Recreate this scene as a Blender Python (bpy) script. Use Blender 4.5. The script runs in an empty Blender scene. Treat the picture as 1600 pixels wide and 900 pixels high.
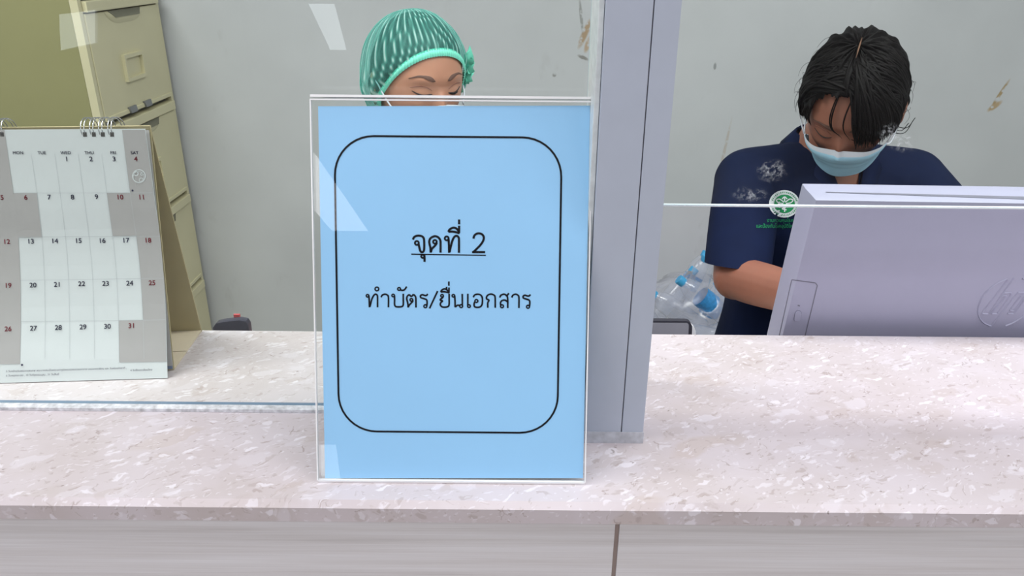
import bpy, bmesh, math, random
import numpy as np
from mathutils import Vector, Matrix
from mathutils.bvhtree import BVHTree

random.seed(7)
rng = np.random.default_rng(7)
SC = bpy.context.scene
COL = SC.collection

# ------------------------------------------------------------------ camera
F_PX, PITCH, ROLL = 1200.0, math.radians(23.5), math.radians(0.5)
CAM = Vector((0.0, 0.0, 1.365))
_f = Vector((0, math.cos(PITCH), -math.sin(PITCH)))
_u = Vector((0, math.sin(PITCH), math.cos(PITCH)))
_r = Vector((1, 0, 0))
RT = _r * math.cos(ROLL) + _u * math.sin(ROLL)
UP = _u * math.cos(ROLL) - _r * math.sin(ROLL)
cd = bpy.data.cameras.new('camera')
cam = bpy.data.objects.new('camera', cd)
COL.objects.link(cam)
cd.sensor_width = 36.0
cd.lens = F_PX / 1600 * 36.0
cd.clip_start = 0.02
M = Matrix((RT, UP, -_f)).transposed().to_4x4()
M.translation = CAM
cam.matrix_world = M
SC.camera = cam

# ------------------------------------------------------------------ view, world, lights
SC.view_settings.view_transform = 'Standard'
SC.view_settings.look = 'None'
SC.view_settings.exposure = 0.0
SC.view_settings.gamma = 1.0
SC.view_settings.use_curve_mapping = False
w = bpy.data.worlds.new('world')
SC.world = w
w.use_nodes = True
w.node_tree.nodes['Background'].inputs[0].default_value = (0.9, 0.95, 1.0, 1)
w.node_tree.nodes['Background'].inputs[1].default_value = 0.25


def area(name, loc, size, power, color, rot=(0, 0, 0)):
    l = bpy.data.lights.new(name, 'AREA')
    l.shape = 'RECTANGLE'
    l.size, l.size_y = size
    l.energy = power
    l.color = color
    o = bpy.data.objects.new(name, l)
    o.location = loc
    o.rotation_euler = rot
    COL.objects.link(o)
    return o


LOBBY = (0.98, 0.95, 1.0)
OFFICE = (0.98, 1.0, 0.98)
for (x, y, pw) in ((-1.2, 0.12, 17), (1.2, 0.12, 18), (-1.6, -1.7, 20), (0.0, -1.7, 20), (1.6, -1.7, 20)):
    area('lobby_panel_light', (x, y, 2.78), (1.2, 0.6), pw, LOBBY)
area('lobby_strip_light', (-1.43, -4.45, 2.78), (0.32, 1.9), 16, LOBBY)
for (x, y) in ((-1.1, 0.80), (0.9, 0.80)):
    area('office_panel_light', (x, y, 2.68), (1.2, 0.3), 27, OFFICE)
SC.cycles.transparent_max_bounces = 40

# ------------------------------------------------------------------ helpers
ZC = 0.970                                   # top of the stone counter


def ray(x, y):
    return RT * ((x - 800) / F_PX) + UP * ((450 - y) / F_PX) + _f


def PX(x, y, depth):
    return CAM + ray(x, y) * depth


def to_px(p):
    v = p - CAM
    w_ = v.dot(_f)
    return 800 + F_PX * v.dot(RT) / w_, 450 - F_PX * v.dot(UP) / w_


def on_plane(x, y, p0, n):
    k = ray(x, y)
    return CAM + k * ((p0 - CAM).dot(n) / k.dot(n))


def lin(c):
    c = c / 255.0
    return c / 12.92 if c <= 0.04045 else ((c + 0.055) / 1.055) ** 2.4


def rgb(r, g, b):
    return (lin(r), lin(g), lin(b), 1.0)


MATS = {}


class NT:
    """small node-tree writer"""
    def __init__(self, name):
        self.m = bpy.data.materials.new(name)
        self.m.use_nodes = True
        self.t = self.m.node_tree
        self.b = self.t.nodes['Principled BSDF']
        self.out = self.t.nodes['Material Output']
        MATS[name] = self.m

    def n(self, typ, **kw):
        nd = self.t.nodes.new(typ)
        for k, v in kw.items():
            if k.startswith('in_'):
                nd.inputs[k[3:].replace('_', ' ')].default_value = v
            else:
                setattr(nd, k, v)
        return nd

    def l(self, a, b):
        self.t.links.new(a, b)

    def ramp(self, src, stops, interp='LINEAR'):
        r = self.n('ShaderNodeValToRGB')
        cr = r.color_ramp
        cr.interpolation = interp
        while len(cr.elements) < len(stops):
            cr.elements.new(0.5)
        for e, (p, c) in zip(cr.elements, stops):
            e.position = p
            e.color = c if len(c) == 4 else (*c, 1)
        self.l(src, r.inputs[0])
        return r.outputs[0]

    def mix(self, fac, a, b, mode='MIX'):
        m = self.n('ShaderNodeMix', data_type='RGBA', blend_type=mode)
        for s, v in ((m.inputs[0], fac), (m.inputs[6], a), (m.inputs[7], b)):
            if hasattr(v, 'is_linked'):
                self.l(v, s)
            else:
                s.default_value = v
        return m.outputs[2]

    def math(self, op, a, b=0.0):
        m = self.n('ShaderNodeMath', operation=op)
        for s, v in ((m.inputs[0], a), (m.inputs[1], b)):
            if hasattr(v, 'is_linked'):
                self.l(v, s)
            else:
                s.default_value = v
        return m.outputs[0]

    def coords(self, scale=(1, 1, 1), rot=(0, 0, 0), loc=(0, 0, 0)):
        g = self.n('ShaderNodeNewGeometry')
        mp = self.n('ShaderNodeMapping')
        mp.inputs['Scale'].default_value = scale
        mp.inputs['Rotation'].default_value = rot
        mp.inputs['Location'].default_value = loc
        self.l(g.outputs['Position'], mp.inputs[0])
        return mp.outputs[0]

    def bump(self, h, strength=0.2, dist=0.001):
        b = self.n('ShaderNodeBump')
        b.inputs['Strength'].default_value = strength
        b.inputs['Distance'].default_value = dist
        self.l(h, b.inputs['Height'])
        self.l(b.outputs[0], self.b.inputs['Normal'])


def pm(name, c, rough=0.5, metal=0.0, noise=0.04, nscale=40.0, bump=0.0, bscale=300.0, sss=0.0, spec=0.5, bdist=0.001):
    """plain painted / moulded surface with a slight procedural mottling"""
    N = NT(name)
    co = N.coords()
    t = N.n('ShaderNodeTexNoise', in_Scale=nscale, in_Detail=4.0)
    N.l(co, t.inputs['Vector'])
    c = rgb(*c)
    hi = tuple(min(1, v * (1 + noise)) for v in c[:3]) + (1,)
    lo = tuple(v * (1 - noise) for v in c[:3]) + (1,)
    N.l(N.ramp(t.outputs[0], [(0.3, lo), (0.7, hi)]), N.b.inputs['Base Color'])
    N.b.inputs['Roughness'].default_value = rough
    N.b.inputs['Metallic'].default_value = metal
    N.b.inputs['Specular IOR Level'].default_value = spec
    if sss:
        N.b.inputs['Subsurface Weight'].default_value = sss
        N.b.inputs['Subsurface Radius'].default_value = (0.006, 0.002, 0.001)
        N.b.inputs['Subsurface Scale'].default_value = 1.0
    if bump:
        t2 = N.n('ShaderNodeTexNoise', in_Scale=bscale, in_Detail=3.0)
        N.l(co, t2.inputs['Vector'])
        N.bump(t2.outputs[0], bump, bdist)
    return N.m


# ---- stone counter
def stone():
    N = NT('stone')
    co = N.coords(rot=(0, 0, math.radians(-28)))

    def warped(src, scale, amount, detail=3.0):
        t = N.n('ShaderNodeTexNoise', in_Scale=scale, in_Detail=detail)
        N.l(src, t.inputs['Vector'])
        c_ = N.n('ShaderNodeVectorMath', operation='SUBTRACT')
        N.l(t.outputs['Color'], c_.inputs[0])
        c_.inputs[1].default_value = (0.5, 0.5, 0.5)
        m = N.n('ShaderNodeVectorMath', operation='SCALE')
        N.l(c_.outputs[0], m.inputs[0])
        m.inputs['Scale'].default_value = amount
        ad = N.n('ShaderNodeVectorMath', operation='ADD')
        N.l(src, ad.inputs[0])
        N.l(m.outputs[0], ad.inputs[1])
        return ad.outputs[0]

    p = warped(co, 30.0, 0.030)
    q = warped(p, 190.0, 0.006)

    def stretch(src, sc):
        mp = N.n('ShaderNodeMapping')
        mp.inputs['Scale'].default_value = sc
        N.l(src, mp.inputs[0])
        return mp.outputs[0]

    def cells(src, scale, sc):
        v = N.n('ShaderNodeTexVoronoi', in_Scale=scale)
        N.l(stretch(src, sc), v.inputs['Vector'])
        sp_ = N.n('ShaderNodeSeparateColor')
        N.l(v.outputs['Color'], sp_.inputs[0])
        return v.outputs['Distance'], sp_.outputs[0], sp_.outputs[1], sp_.outputs[2]

    def chip(c, src, scale, sc, lo, hi, d0, d1, col, amt):
        """irregular chips of one colour: cells whose random value lies past a threshold"""
        dist, r_, g_, b_ = cells(src, scale, sc)
        pick = N.ramp(r_, [(lo, (0, 0, 0)), (hi, (1, 1, 1))])
        shape = N.ramp(dist, [(d0, (1, 1, 1)), (d1, (0, 0, 0))])
        vary = N.math('ADD', N.math('MULTIPLY', g_, 0.6), 0.4)
        return N.mix(N.math('MULTIPLY', N.math('MULTIPLY', N.math('MULTIPLY', pick, shape), vary), amt), c, col)

    cl = N.n('ShaderNodeTexNoise', in_Scale=14.0, in_Detail=5.0)
    N.l(p, cl.inputs['Vector'])
    c = N.ramp(cl.outputs[0], [(0.30, rgb(186, 176, 176)), (0.5, rgb(193, 184, 187)), (0.7, rgb(198, 190, 195))])
    c = chip(c, p, 13.0, (0.7, 1.5, 1), 0.80, 0.81, 0.34, 0.50, rgb(206, 202, 210), 0.6)
    c = chip(c, p, 16.0, (0.75, 1.6, 1), 0.86, 0.87, 0.30, 0.40, rgb(184, 170, 164), 0.6)
    c = chip(c, q, 38.0, (0.65, 1.5, 1), 0.80, 0.81, 0.34, 0.42, rgb(180, 167, 163), 0.5)
    c = chip(c, q, 44.0, (0.65, 1.5, 1), 0.74, 0.75, 0.34, 0.44, rgb(210, 205, 212), 0.55)
    c = chip(c, q, 105.0, (0.45, 1.6, 1), 0.68, 0.70, 0.28, 0.40, rgb(222, 218, 225), 0.75)
    c = chip(c, q, 120.0, (0.45, 1.6, 1), 0.80, 0.82, 0.26, 0.38, rgb(164, 151, 147), 0.65)
    c = chip(c, q, 240.0, (0.45, 1.7, 1), 0.66, 0.68, 0.28, 0.42, rgb(216, 212, 218), 0.6)
    c = chip(c, q, 270.0, (0.45, 1.7, 1), 0.76, 0.78, 0.28, 0.40, rgb(166, 154, 150), 0.65)
    c = chip(c, p, 210.0, (0.6, 1.4, 1), 0.965, 0.97, 0.18, 0.26, rgb(128, 117, 112), 0.75)
    # dark curved shell lines
    v3 = N.n('ShaderNodeTexVoronoi', in_Scale=46.0, feature='DISTANCE_TO_EDGE')
    N.l(stretch(q, (0.8, 1.5, 1.0)), v3.inputs['Vector'])
    line = N.ramp(v3.outputs['Distance'], [(0.010, (1, 1, 1)), (0.028, (0, 0, 0))])
    msk = N.n('ShaderNodeTexNoise', in_Scale=60.0, in_Detail=2.0)
    N.l(p, msk.inputs['Vector'])
    mk = N.ramp(msk.outputs[0], [(0.60, (0, 0, 0)), (0.66, (1, 1, 1))])
    c = N.mix(N.math('MULTIPLY', N.math('MULTIPLY', line, mk), 0.6), c, rgb(150, 136, 130))
    N.l(c, N.b.inputs['Base Color'])
    N.b.inputs['Roughness'].default_value = 0.24
    return N.m


def laminate():
    N = NT('laminate')
    co = N.coords(scale=(1.2, 1.0, 46.0))
    wv = N.n('ShaderNodeTexNoise', in_Scale=2.4, in_Detail=7.0, in_Roughness=0.62)
    N.l(co, wv.inputs['Vector'])
    co2 = N.coords(scale=(3.0, 3.0, 500.0))
    fine = N.n('ShaderNodeTexNoise', in_Scale=2.0, in_Detail=2.0)
    N.l(co2, fine.inputs['Vector'])
    c = N.ramp(wv.outputs[0], [(0.28, rgb(180, 175, 175)), (0.42, rgb(204, 200, 201)), (0.6, rgb(217, 215, 218)), (0.75, rgb(226, 225, 230))])
    c = N.mix(0.35, c, N.ramp(fine.outputs[0], [(0.35, rgb(200, 196, 197)), (0.65, rgb(224, 222, 224))]))
    N.l(c, N.b.inputs['Base Color'])
    N.b.inputs['Roughness'].default_value = 0.42
    return N.m


def wall_paint():
    N = NT('wall_paint')
    co = N.coords()
    t = N.n('ShaderNodeTexNoise', in_Scale=3.0, in_Detail=4.0)
    N.l(co, t.inputs['Vector'])
    c = N.ramp(t.outputs[0], [(0.3, rgb(192, 194, 198)), (0.7, rgb(202, 204, 208))])
    # worn, scuffed streaks where furniture has rubbed the paint
    t2 = N.n('ShaderNodeTexNoise', in_Scale=9.0, in_Detail=6.0, in_Roughness=0.7)
    N.l(N.coords(scale=(1.0, 1.0, 0.5), rot=(0, math.radians(25), 0)), t2.inputs['Vector'])
    c = N.mix(N.ramp(t2.outputs[0], [(0.62, (0, 0, 0)), (0.78, (0.35, 0.35, 0.35))]), c, rgb(160, 158, 160))
    # brown tape residue and scuffs at a few places
    g = N.n('ShaderNodeNewGeometry')
    for (px_, py_, w_, h_, ang, col, amt) in ((914, 52, 0.012, 0.055, 22, (168, 140, 106), 0.9), (918, 70, 0.010, 0.030, 15, (176, 146, 112), 0.8), (911, 90, 0.007, 0.022, -68, (120, 116, 110), 0.8),
                                             (908, 25, 0.006, 0.06, -8, (130, 130, 126), 0.7), (1562, 148, 0.007, 0.060, 22, (166, 142, 100), 0.95), (1554, 166, 0.011, 0.030, 50, (176, 150, 110), 0.9),
                                             (1131, 240, 0.006, 0.13, 6, (176, 158, 140), 0.5), (866, 117, 0.008, 0.008, 0, (120, 118, 112), 0.7), (1117, 104, 0.006, 0.014, 0, (120, 122, 124), 0.7)):
        k = ray(px_, py_)
        p_ = CAM + k * ((YB - CAM.y) / k.y)
        mp_ = N.n('ShaderNodeMapping', vector_type='TEXTURE')
        mp_.inputs['Location'].default_value = p_
        mp_.inputs['Rotation'].default_value = (0, math.radians(ang), 0)
        mp_.inputs['Scale'].default_value = (w_, 1.0, h_)
        N.l(g.outputs['Position'], mp_.inputs[0])
        ln = N.n('ShaderNodeVectorMath', operation='LENGTH')
        N.l(mp_.outputs[0], ln.inputs[0])
        f_ = N.ramp(ln.outputs['Value'], [(0.55, (1, 1, 1)), (1.0, (0, 0, 0))])
        tn = N.n('ShaderNodeTexNoise', in_Scale=70.0, in_Detail=4.0)
        N.l(g.outputs['Position'], tn.inputs['Vector'])
        f_ = N.math('MULTIPLY', N.math('MULTIPLY', f_, N.ramp(tn.outputs[0], [(0.36, (0, 0, 0)), (0.5, (1, 1, 1))])), amt)
        c = N.mix(f_, c, rgb(*col))
    N.l(c, N.b.inputs['Base Color'])
    N.b.inputs['Roughness'].default_value = 0.7
    return N.m


def clear(name, tint=(0.96, 0.99, 0.97), refl=1.0, rough=0.0, smudge=False, milk=0.0):
    """thin clear sheet: tinted see-through plus a Fresnel reflection"""
    N = NT(name)
    tr = N.n('ShaderNodeBsdfTransparent')
    tr.inputs[0].default_value = (*tint, 1)
    gl = N.n('ShaderNodeBsdfGlossy')
    gl.inputs['Roughness'].default_value = rough
    fr = N.n('ShaderNodeFresnel')
    fr.inputs[0].default_value = 1.45
    mx = N.n('ShaderNodeMixShader')
    gm = N.n('ShaderNodeNewGeometry')
    front = N.math('SUBTRACT', 1.0, gm.outputs['Backfacing'])
    N.l(N.math('MULTIPLY', N.math('MULTIPLY', fr.outputs[0], refl), front), mx.inputs[0])
    N.l(tr.outputs[0], mx.inputs[1])
    N.l(gl.outputs[0], mx.inputs[2])
    res = mx.outputs[0]
    if milk:
        N.b.inputs['Base Color'].default_value = rgb(232, 236, 246)
        N.b.inputs['Roughness'].default_value = 0.3
        mk = N.n('ShaderNodeMixShader')
        mk.inputs[0].default_value = milk
        N.l(res, mk.inputs[1])
        N.l(N.b.outputs[0], mk.inputs[2])
        res = mk.outputs[0]
    if smudge:
        g = N.n('ShaderNodeNewGeometry')
        total = None
        for (c, r) in smudge:
            d = N.n('ShaderNodeVectorMath', operation='SUBTRACT')
            N.l(g.outputs['Position'], d.inputs[0])
            d.inputs[1].default_value = c
            sc = N.n('ShaderNodeVectorMath', operation='MULTIPLY')
            N.l(d.outputs[0], sc.inputs[0])
            sc.inputs[1].default_value = r
            ln = N.n('ShaderNodeVectorMath', operation='LENGTH')
            N.l(sc.outputs[0], ln.inputs[0])
            f = N.ramp(ln.outputs['Value'], [(0.2, (1, 1, 1)), (1.0, (0, 0, 0))])
            total = f if total is None else N.math('ADD', total, f)
        t = N.n('ShaderNodeTexNoise', in_Scale=260.0, in_Detail=6.0, in_Roughness=0.7)
        N.l(N.coords(), t.inputs['Vector'])
        f = N.math('MULTIPLY', total, N.ramp(t.outputs[0], [(0.5, (0, 0, 0)), (0.66, (0.5, 0.5, 0.5))]))
        df = N.n('ShaderNodeBsdfDiffuse')
        df.inputs[0].default_value = rgb(235, 240, 245)
        m2 = N.n('ShaderNodeMixShader')
        N.l(f, m2.inputs[0])
        N.l(res, m2.inputs[1])
        N.l(df.outputs[0], m2.inputs[2])
        res = m2.outputs[0]
    N.l(res, N.out.inputs[0])
    if not milk:
        N.t.nodes.remove(N.b)
    return N.m


def milky(name, c, clear_amt):
    """polished plastic edge / soft thin plastic: bright scatter with some see-through"""
    N = NT(name)
    tr = N.n('ShaderNodeBsdfTransparent')
    mx = N.n('ShaderNodeMixShader')
    mx.inputs[0].default_value = 1 - clear_amt
    N.b.inputs['Base Color'].default_value = rgb(*c)
    N.b.inputs['Roughness'].default_value = 0.15
    N.l(tr.outputs[0], mx.inputs[1])
    N.l(N.b.outputs[0], mx.inputs[2])
    N.l(mx.outputs[0], N.out.inputs[0])
    return N.m


# ---- mesh building
class MB:
    def __init__(self):
        self.v, self.f, self.mi = [], [], []

    def add(self, verts, faces, mi=0):
        b = len(self.v)
        self.v += [Vector(p) for p in verts]
        self.f += [tuple(i + b for i in f) for f in faces]
        self.mi += [mi] * len(faces)
        return self

    def box(self, lo, hi, mi=0):
        (x0, y0, z0), (x1, y1, z1) = lo, hi
        v = [(x0, y0, z0), (x1, y0, z0), (x1, y1, z0), (x0, y1, z0), (x0, y0, z1), (x1, y0, z1), (x1, y1, z1), (x0, y1, z1)]
        return self.add(v, [(0, 3, 2, 1), (4, 5, 6, 7), (0, 1, 5, 4), (1, 2, 6, 5), (2, 3, 7, 6), (3, 0, 4, 7)], mi)

    def hexa(self, v, mi=0):
        """eight corners: bottom ring then top ring"""
        return self.add(v, [(0, 3, 2, 1), (4, 5, 6, 7), (0, 1, 5, 4), (1, 2, 6, 5), (2, 3, 7, 6), (3, 0, 4, 7)], mi)

    def slab(self, corners, off, mi=0):
        """polygon (list of points) thickened by the vector off"""
        n = len(corners)
        c = [Vector(p) for p in corners]
        v = c + [p + off for p in c]
        f = [tuple(range(n)), tuple(range(2 * n - 1, n - 1, -1))]
        f += [(i, i + n, (i + 1) % n + n, (i + 1) % n) for i in range(n)]
        return self.add(v, f, mi)

    def tube(self, pts, r, n=8, mi=0, closed=False, cap=True):
        v, f = tube_geo(pts, r, n, closed, cap)
        return self.add(v, f, mi)

    def build(self, name, mats, parent=None, smooth=False, origin=None, weld=0.0, bevel=0.0, auto=None):
        me = bpy.data.meshes.new(name)
        o = bpy.data.objects.new(name, me)
        COL.objects.link(o)
        if parent is not None:
            base = Vector((0, 0, 0))
            p = parent
            while p is not None:
                base = base + p.location
                p = p.parent
            o.parent = parent
            loc = Vector((0, 0, 0))
        else:
            if origin is None:
                lo = Vector([min(p[i] for p in self.v) for i in range(3)])
                hi = Vector([max(p[i] for p in self.v) for i in range(3)])
                origin = Vector(((lo.x + hi.x) / 2, (lo.y + hi.y) / 2, lo.z))
            base = Vector(origin)
            loc = base
        o.location = loc
        me.from_pydata([tuple(p - base) for p in self.v], [], self.f)
        mats = mats if isinstance(mats, (list, tuple)) else [mats]
        for m in mats:
            me.materials.append(m)
        me.polygons.foreach_set('material_index', self.mi)
        bm = bmesh.new()
        bm.from_mesh(me)
        if weld:
            bmesh.ops.remove_doubles(bm, verts=bm.verts, dist=weld)
        bmesh.ops.recalc_face_normals(bm, faces=bm.faces)
        if bevel:
            bmesh.ops.bevel(bm, geom=[e for e in bm.edges if e.is_manifold and e.calc_face_angle(0) > 0.6], offset=bevel,
                            segments=2, profile=0.7, affect='EDGES', clamp_overlap=True)
        bm.to_mesh(me)
        bm.free()
        if smooth:
            me.polygons.foreach_set('use_smooth', [True] * len(me.polygons))
            if auto:
                me.set_sharp_from_angle(angle=auto)
        me.update()
        return o


def tube_geo(pts, r, n=8, closed=False, cap=True):
    pts = [Vector(p) for p in pts]
    m = len(pts)
    rr = list(r) if hasattr(r, '__len__') else [r] * m
    tang = []
    for i in range(m):
        a = pts[(i - 1) % m] if (closed or i > 0) else pts[i]
        b = pts[(i + 1) % m] if (closed or i < m - 1) else pts[i]
        t = (b - a)
        tang.append(t.normalized() if t.length > 1e-9 else Vector((0, 0, 1)))
    ref = Vector((0, 0, 1)) if abs(tang[0].z) < 0.9 else Vector((1, 0, 0))
    x = tang[0].cross(ref).normalized()
    v, f = [], []
    for i in range(m):
        t = tang[i]
        x = (x - t * x.dot(t))
        x = x.normalized() if x.length > 1e-6 else t.orthogonal().normalized()
        y = t.cross(x)
        for k in range(n):
            a = 2 * math.pi * k / n
            v.append(pts[i] + (x * math.cos(a) + y * math.sin(a)) * rr[i])
    rings = m if closed else m - 1
    for i in range(rings):
        for k in range(n):
            a, b = i * n + k, i * n + (k + 1) % n
            c, d = ((i + 1) % m) * n + (k + 1) % n, ((i + 1) % m) * n + k
            f.append((a, b, c, d))
    if cap and not closed:
        f.append(tuple(range(n - 1, -1, -1)))
        f.append(tuple(range((m - 1) * n, m * n)))
    return v, f


def spline(pts, sub=8, closed=False):
    """Catmull-Rom through points of any dimension"""
    P = [np.array(p, float) for p in pts]
    out = []
    m = len(P)
    for i in range(m if closed else m - 1):
        p0 = P[(i - 1) % m] if (closed or i > 0) else P[i] * 2 - P[i + 1]
        p1, p2 = P[i], P[(i + 1) % m]
        p3 = P[(i + 2) % m] if (closed or i + 2 < m) else P[i + 1] * 2 - P[i]
        for k in range(sub):
            t = k / sub
            out.append(0.5 * ((2 * p1) + (p2 - p0) * t + (2 * p0 - 5 * p1 + 4 * p2 - p3) * t * t + (3 * p1 - p0 - 3 * p2 + p3) * t ** 3))
    if not closed:
        out.append(P[-1])
    return out


def limb(pts, radii, n=16, sub=5):
    """closed, tapering, round-ended tube for building bodies"""
    q = spline([(*p, r) for p, r in zip(pts, radii)], sub)
    P = [Vector(a[:3]) for a in q]
    R = [float(a[3]) for a in q]
    t0 = (P[0] - P[1]).normalized()
    t1 = (P[-1] - P[-2]).normalized()
    pre, prer, post, postr = [], [], [], []
    for k in range(4, 0, -1):
        a = math.pi / 2 * k / 4.3
        pre.append(P[0] + t0 * R[0] * math.sin(a)); prer.append(R[0] * math.cos(a))
    for k in range(1, 5):
        a = math.pi / 2 * k / 4.3
        post.append(P[-1] + t1 * R[-1] * math.sin(a)); postr.append(R[-1] * math.cos(a))
    return tube_geo(pre + P + post, prer + R + postr, n)


def loft(rings, n=28, sub=5, power=2.3):
    """rings: (centre, x-axis half vector, y-axis half vector); closed at both ends"""
    q = spline([np.concatenate([np.array(c), np.array(a), np.array(b)]) for c, a, b in rings], sub)
    v, f = [], []
    for s in q:
        c, a, b = Vector(s[:3]), Vector(s[3:6]), Vector(s[6:9])
        for k in range(n):
            t = 2 * math.pi * k / n
            ct, st = math.cos(t), math.sin(t)
            v.append(c + a * math.copysign(abs(ct) ** (2 / power), ct) + b * math.copysign(abs(st) ** (2 / power), st))
    m = len(q)
    for i in range(m - 1):
        for k in range(n):
            f.append((i * n + k, i * n + (k + 1) % n, (i + 1) * n + (k + 1) % n, (i + 1) * n + k))
    f.append(tuple(range(n - 1, -1, -1)))
    f.append(tuple(range((m - 1) * n, m * n)))
    return v, f


def blob(c, r, n=16, rot=None):
    v, f = [], []
    for i in range(1, n):
        for k in range(2 * n):
            a, b = math.pi * i / n, math.pi * k / n
            p = Vector((r[0] * math.sin(a) * math.cos(b), r[1] * math.sin(a) * math.sin(b), r[2] * math.cos(a)))
            v.append((rot @ p if rot else p) + Vector(c))
    m = 2 * n
    for i in range(n - 2):
        for k in range(m):
            f.append((i * m + k, i * m + (k + 1) % m, (i + 1) * m + (k + 1) % m, (i + 1) * m + k))
    f.append(tuple(range(m - 1, -1, -1)))
    f.append(tuple(range((n - 2) * m, (n - 1) * m)))
    return v, f


def fuse(parts, voxel, smooth_it=4, factor=0.5):
    """one continuous skin over overlapping closed shapes -> (verts, faces)"""
    mb = MB()
    for v, f in parts:
        mb.add(v, f)
    o = mb.build('fuse_tmp', [], origin=(0, 0, 0))
    m = o.modifiers.new('r', 'REMESH')
    m.mode = 'VOXEL'
    m.voxel_size = voxel
    if smooth_it:
        s = o.modifiers.new('s', 'SMOOTH')
        s.factor = factor
        s.iterations = smooth_it
    dg = bpy.context.evaluated_depsgraph_get()
    dg.update()
    me = bpy.data.meshes.new_from_object(o.evaluated_get(dg))
    v = np.empty(len(me.vertices) * 3)
    me.vertices.foreach_get('co', v)
    f = [tuple(p.vertices) for p in me.polygons]
    bpy.data.objects.remove(o)
    bpy.data.meshes.remove(me)
    return [Vector(p) for p in v.reshape(-1, 3)], f


def text_geo(body, size, align='CENTER'):
    cu = bpy.data.curves.new('txt', 'FONT')
    cu.body = body
    cu.size = size
    cu.align_x = align
    cu.resolution_u = 3
    o = bpy.data.objects.new('txt', cu)
    COL.objects.link(o)
    dg = bpy.context.evaluated_depsgraph_get()
    dg.update()
    me = bpy.data.meshes.new_from_object(o.evaluated_get(dg))
    v = [tuple(p.co) for p in me.vertices]
    f = [tuple(p.vertices) for p in me.polygons]
    bpy.data.objects.remove(o)
    bpy.data.curves.remove(cu)
    bpy.data.meshes.remove(me)
    return v, f


def ribbon2(pts, wid):
    """flat stroke of a given width along a 2-D polyline -> verts2, faces"""
    P = [np.array(p, float) for p in pts]
    v, f = [], []
    for i in range(len(P)):
        a, b = P[max(0, i - 1)], P[min(len(P) - 1, i + 1)]
        t = b - a
        t = t / (np.linalg.norm(t) + 1e-12)
        nn = np.array([-t[1], t[0]]) * wid / 2
        v += [P[i] + nn, P[i] - nn]
    for i in range(len(P) - 1):
        f.append((2 * i, 2 * i + 1, 2 * i + 3, 2 * i + 2))
    return v, f


def ring2(c, r, wid, n=24):
    v, f = [], []
    for k in range(n):
        a = 2 * math.pi * k / n
        for q in (r + wid / 2, max(0.0, r - wid / 2)):
            v.append(np.array([c[0] + q * math.cos(a), c[1] + q * math.sin(a)]))
    for k in range(n):
        j = (k + 1) % n
        f.append((2 * k, 2 * k + 1, 2 * j + 1, 2 * j))
    return v, f


def tag(o, label=None, cat=None, group=None, kind=None):
    if label: o['label'] = label
    if cat: o['category'] = cat
    if group: o['group'] = group
    if kind: o['kind'] = kind
    return o


def thing(name, label, cat, loc=(0, 0, 0), group=None):
    o = bpy.data.objects.new(name, None)
    o.empty_display_size = 0.05
    COL.objects.link(o)
    o.location = loc
    return tag(o, label, cat, group)


def struct(o):
    o['kind'] = 'structure'
    return o


# ------------------------------------------------------------------ materials
STONE = stone()
LAM = laminate()
X0, X1, YB, YL = -2.6, 3.0, 2.5, -6.5
WALL = wall_paint()
WHITE_AL = pm('white_aluminium', (176, 184, 198), 0.38, 0.0, 0.02, 30)
GROOVE = pm('groove_dark', (105, 105, 112), 0.6)
SILICONE = pm('silicone', (214, 220, 220), 0.35, noise=0.12, nscale=120)
GLASS = clear('pane_glass', (0.965, 0.985, 0.968), 1.0)
GLASS_R = clear('pane_glass_smudged', (0.965, 0.985, 0.968), 1.0,
                smudge=[(tuple(CAM + ray(1205, 266) * (0.6225 / ray(1205, 266).y)), (70, 1, 90)),
                        (tuple(CAM + ray(1172, 304) * (0.6225 / ray(1172, 304).y)), (60, 1, 150)),
                        (tuple(CAM + ray(1412, 221) * (0.6225 / ray(1412, 221).y)), (80, 1, 110)),
                        (tuple(CAM + ray(1390, 208) * (0.6225 / ray(1390, 208).y)), (110, 1, 110))])
GEDGE = pm('glass_edge_bright', (232, 240, 246), 0.1)
GEDGE_D = pm('glass_edge_blue', (104, 122, 146), 0.15)
ACRYL = clear('acrylic', (0.985, 0.99, 0.99), 0.7)
AEDGE = milky('acrylic_edge', (248, 249, 250), 0.12)
PAPER_BLUE = pm('blue_paper', (156, 210, 250), 0.6, noise=0.015, nscale=12)
INK = pm('ink_black', (10, 10, 20), 0.6, spec=0.2)
CARD = pm('cardboard', (176, 164, 128), 0.75, noise=0.03)
CARD_IN = pm('cardboard_inside', (206, 192, 170), 0.8, noise=0.03)
PAGE = pm('page_white', (216, 222, 224), 0.5, noise=0.01)
PAGE_GREY = pm('page_grey', (176, 174, 174), 0.5, noise=0.015)
PAGE_EDGE = pm('page_edge_blue', (120, 138, 168), 0.5)
PAGE_LINE = pm('page_line', (192, 197, 201), 0.6)
NAVY_INK = pm('navy_ink', (48, 48, 78), 0.5)
RED_INK = pm('red_ink', (140, 36, 56), 0.5)
WIRE = pm('wire', (190, 192, 195), 0.25, 0.9)
HOLE = pm('punch_hole', (78, 76, 74), 0.8)
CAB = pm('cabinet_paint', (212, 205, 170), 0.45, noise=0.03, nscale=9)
CAB_SIDE = pm('cabinet_side_olive', (150, 147, 104), 0.45, noise=0.03, nscale=6)  # darker olive than the front, on the near side panel only
CAB_DARK = pm('cabinet_gap_and_shade', (112, 110, 92), 0.6)  # dark tone behind the drawers, also painted as shade in the grips
CAB_LATCH = pm('cabinet_latch', (128, 130, 132), 0.3, 0.4)
PLASTIC = pm('monitor_plastic', (168, 168, 192), 0.42, noise=0.01, bump=0.05, bscale=900, bdist=0.0004)
PLASTIC_D = pm('monitor_slot', (116, 116, 132), 0.5)
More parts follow.
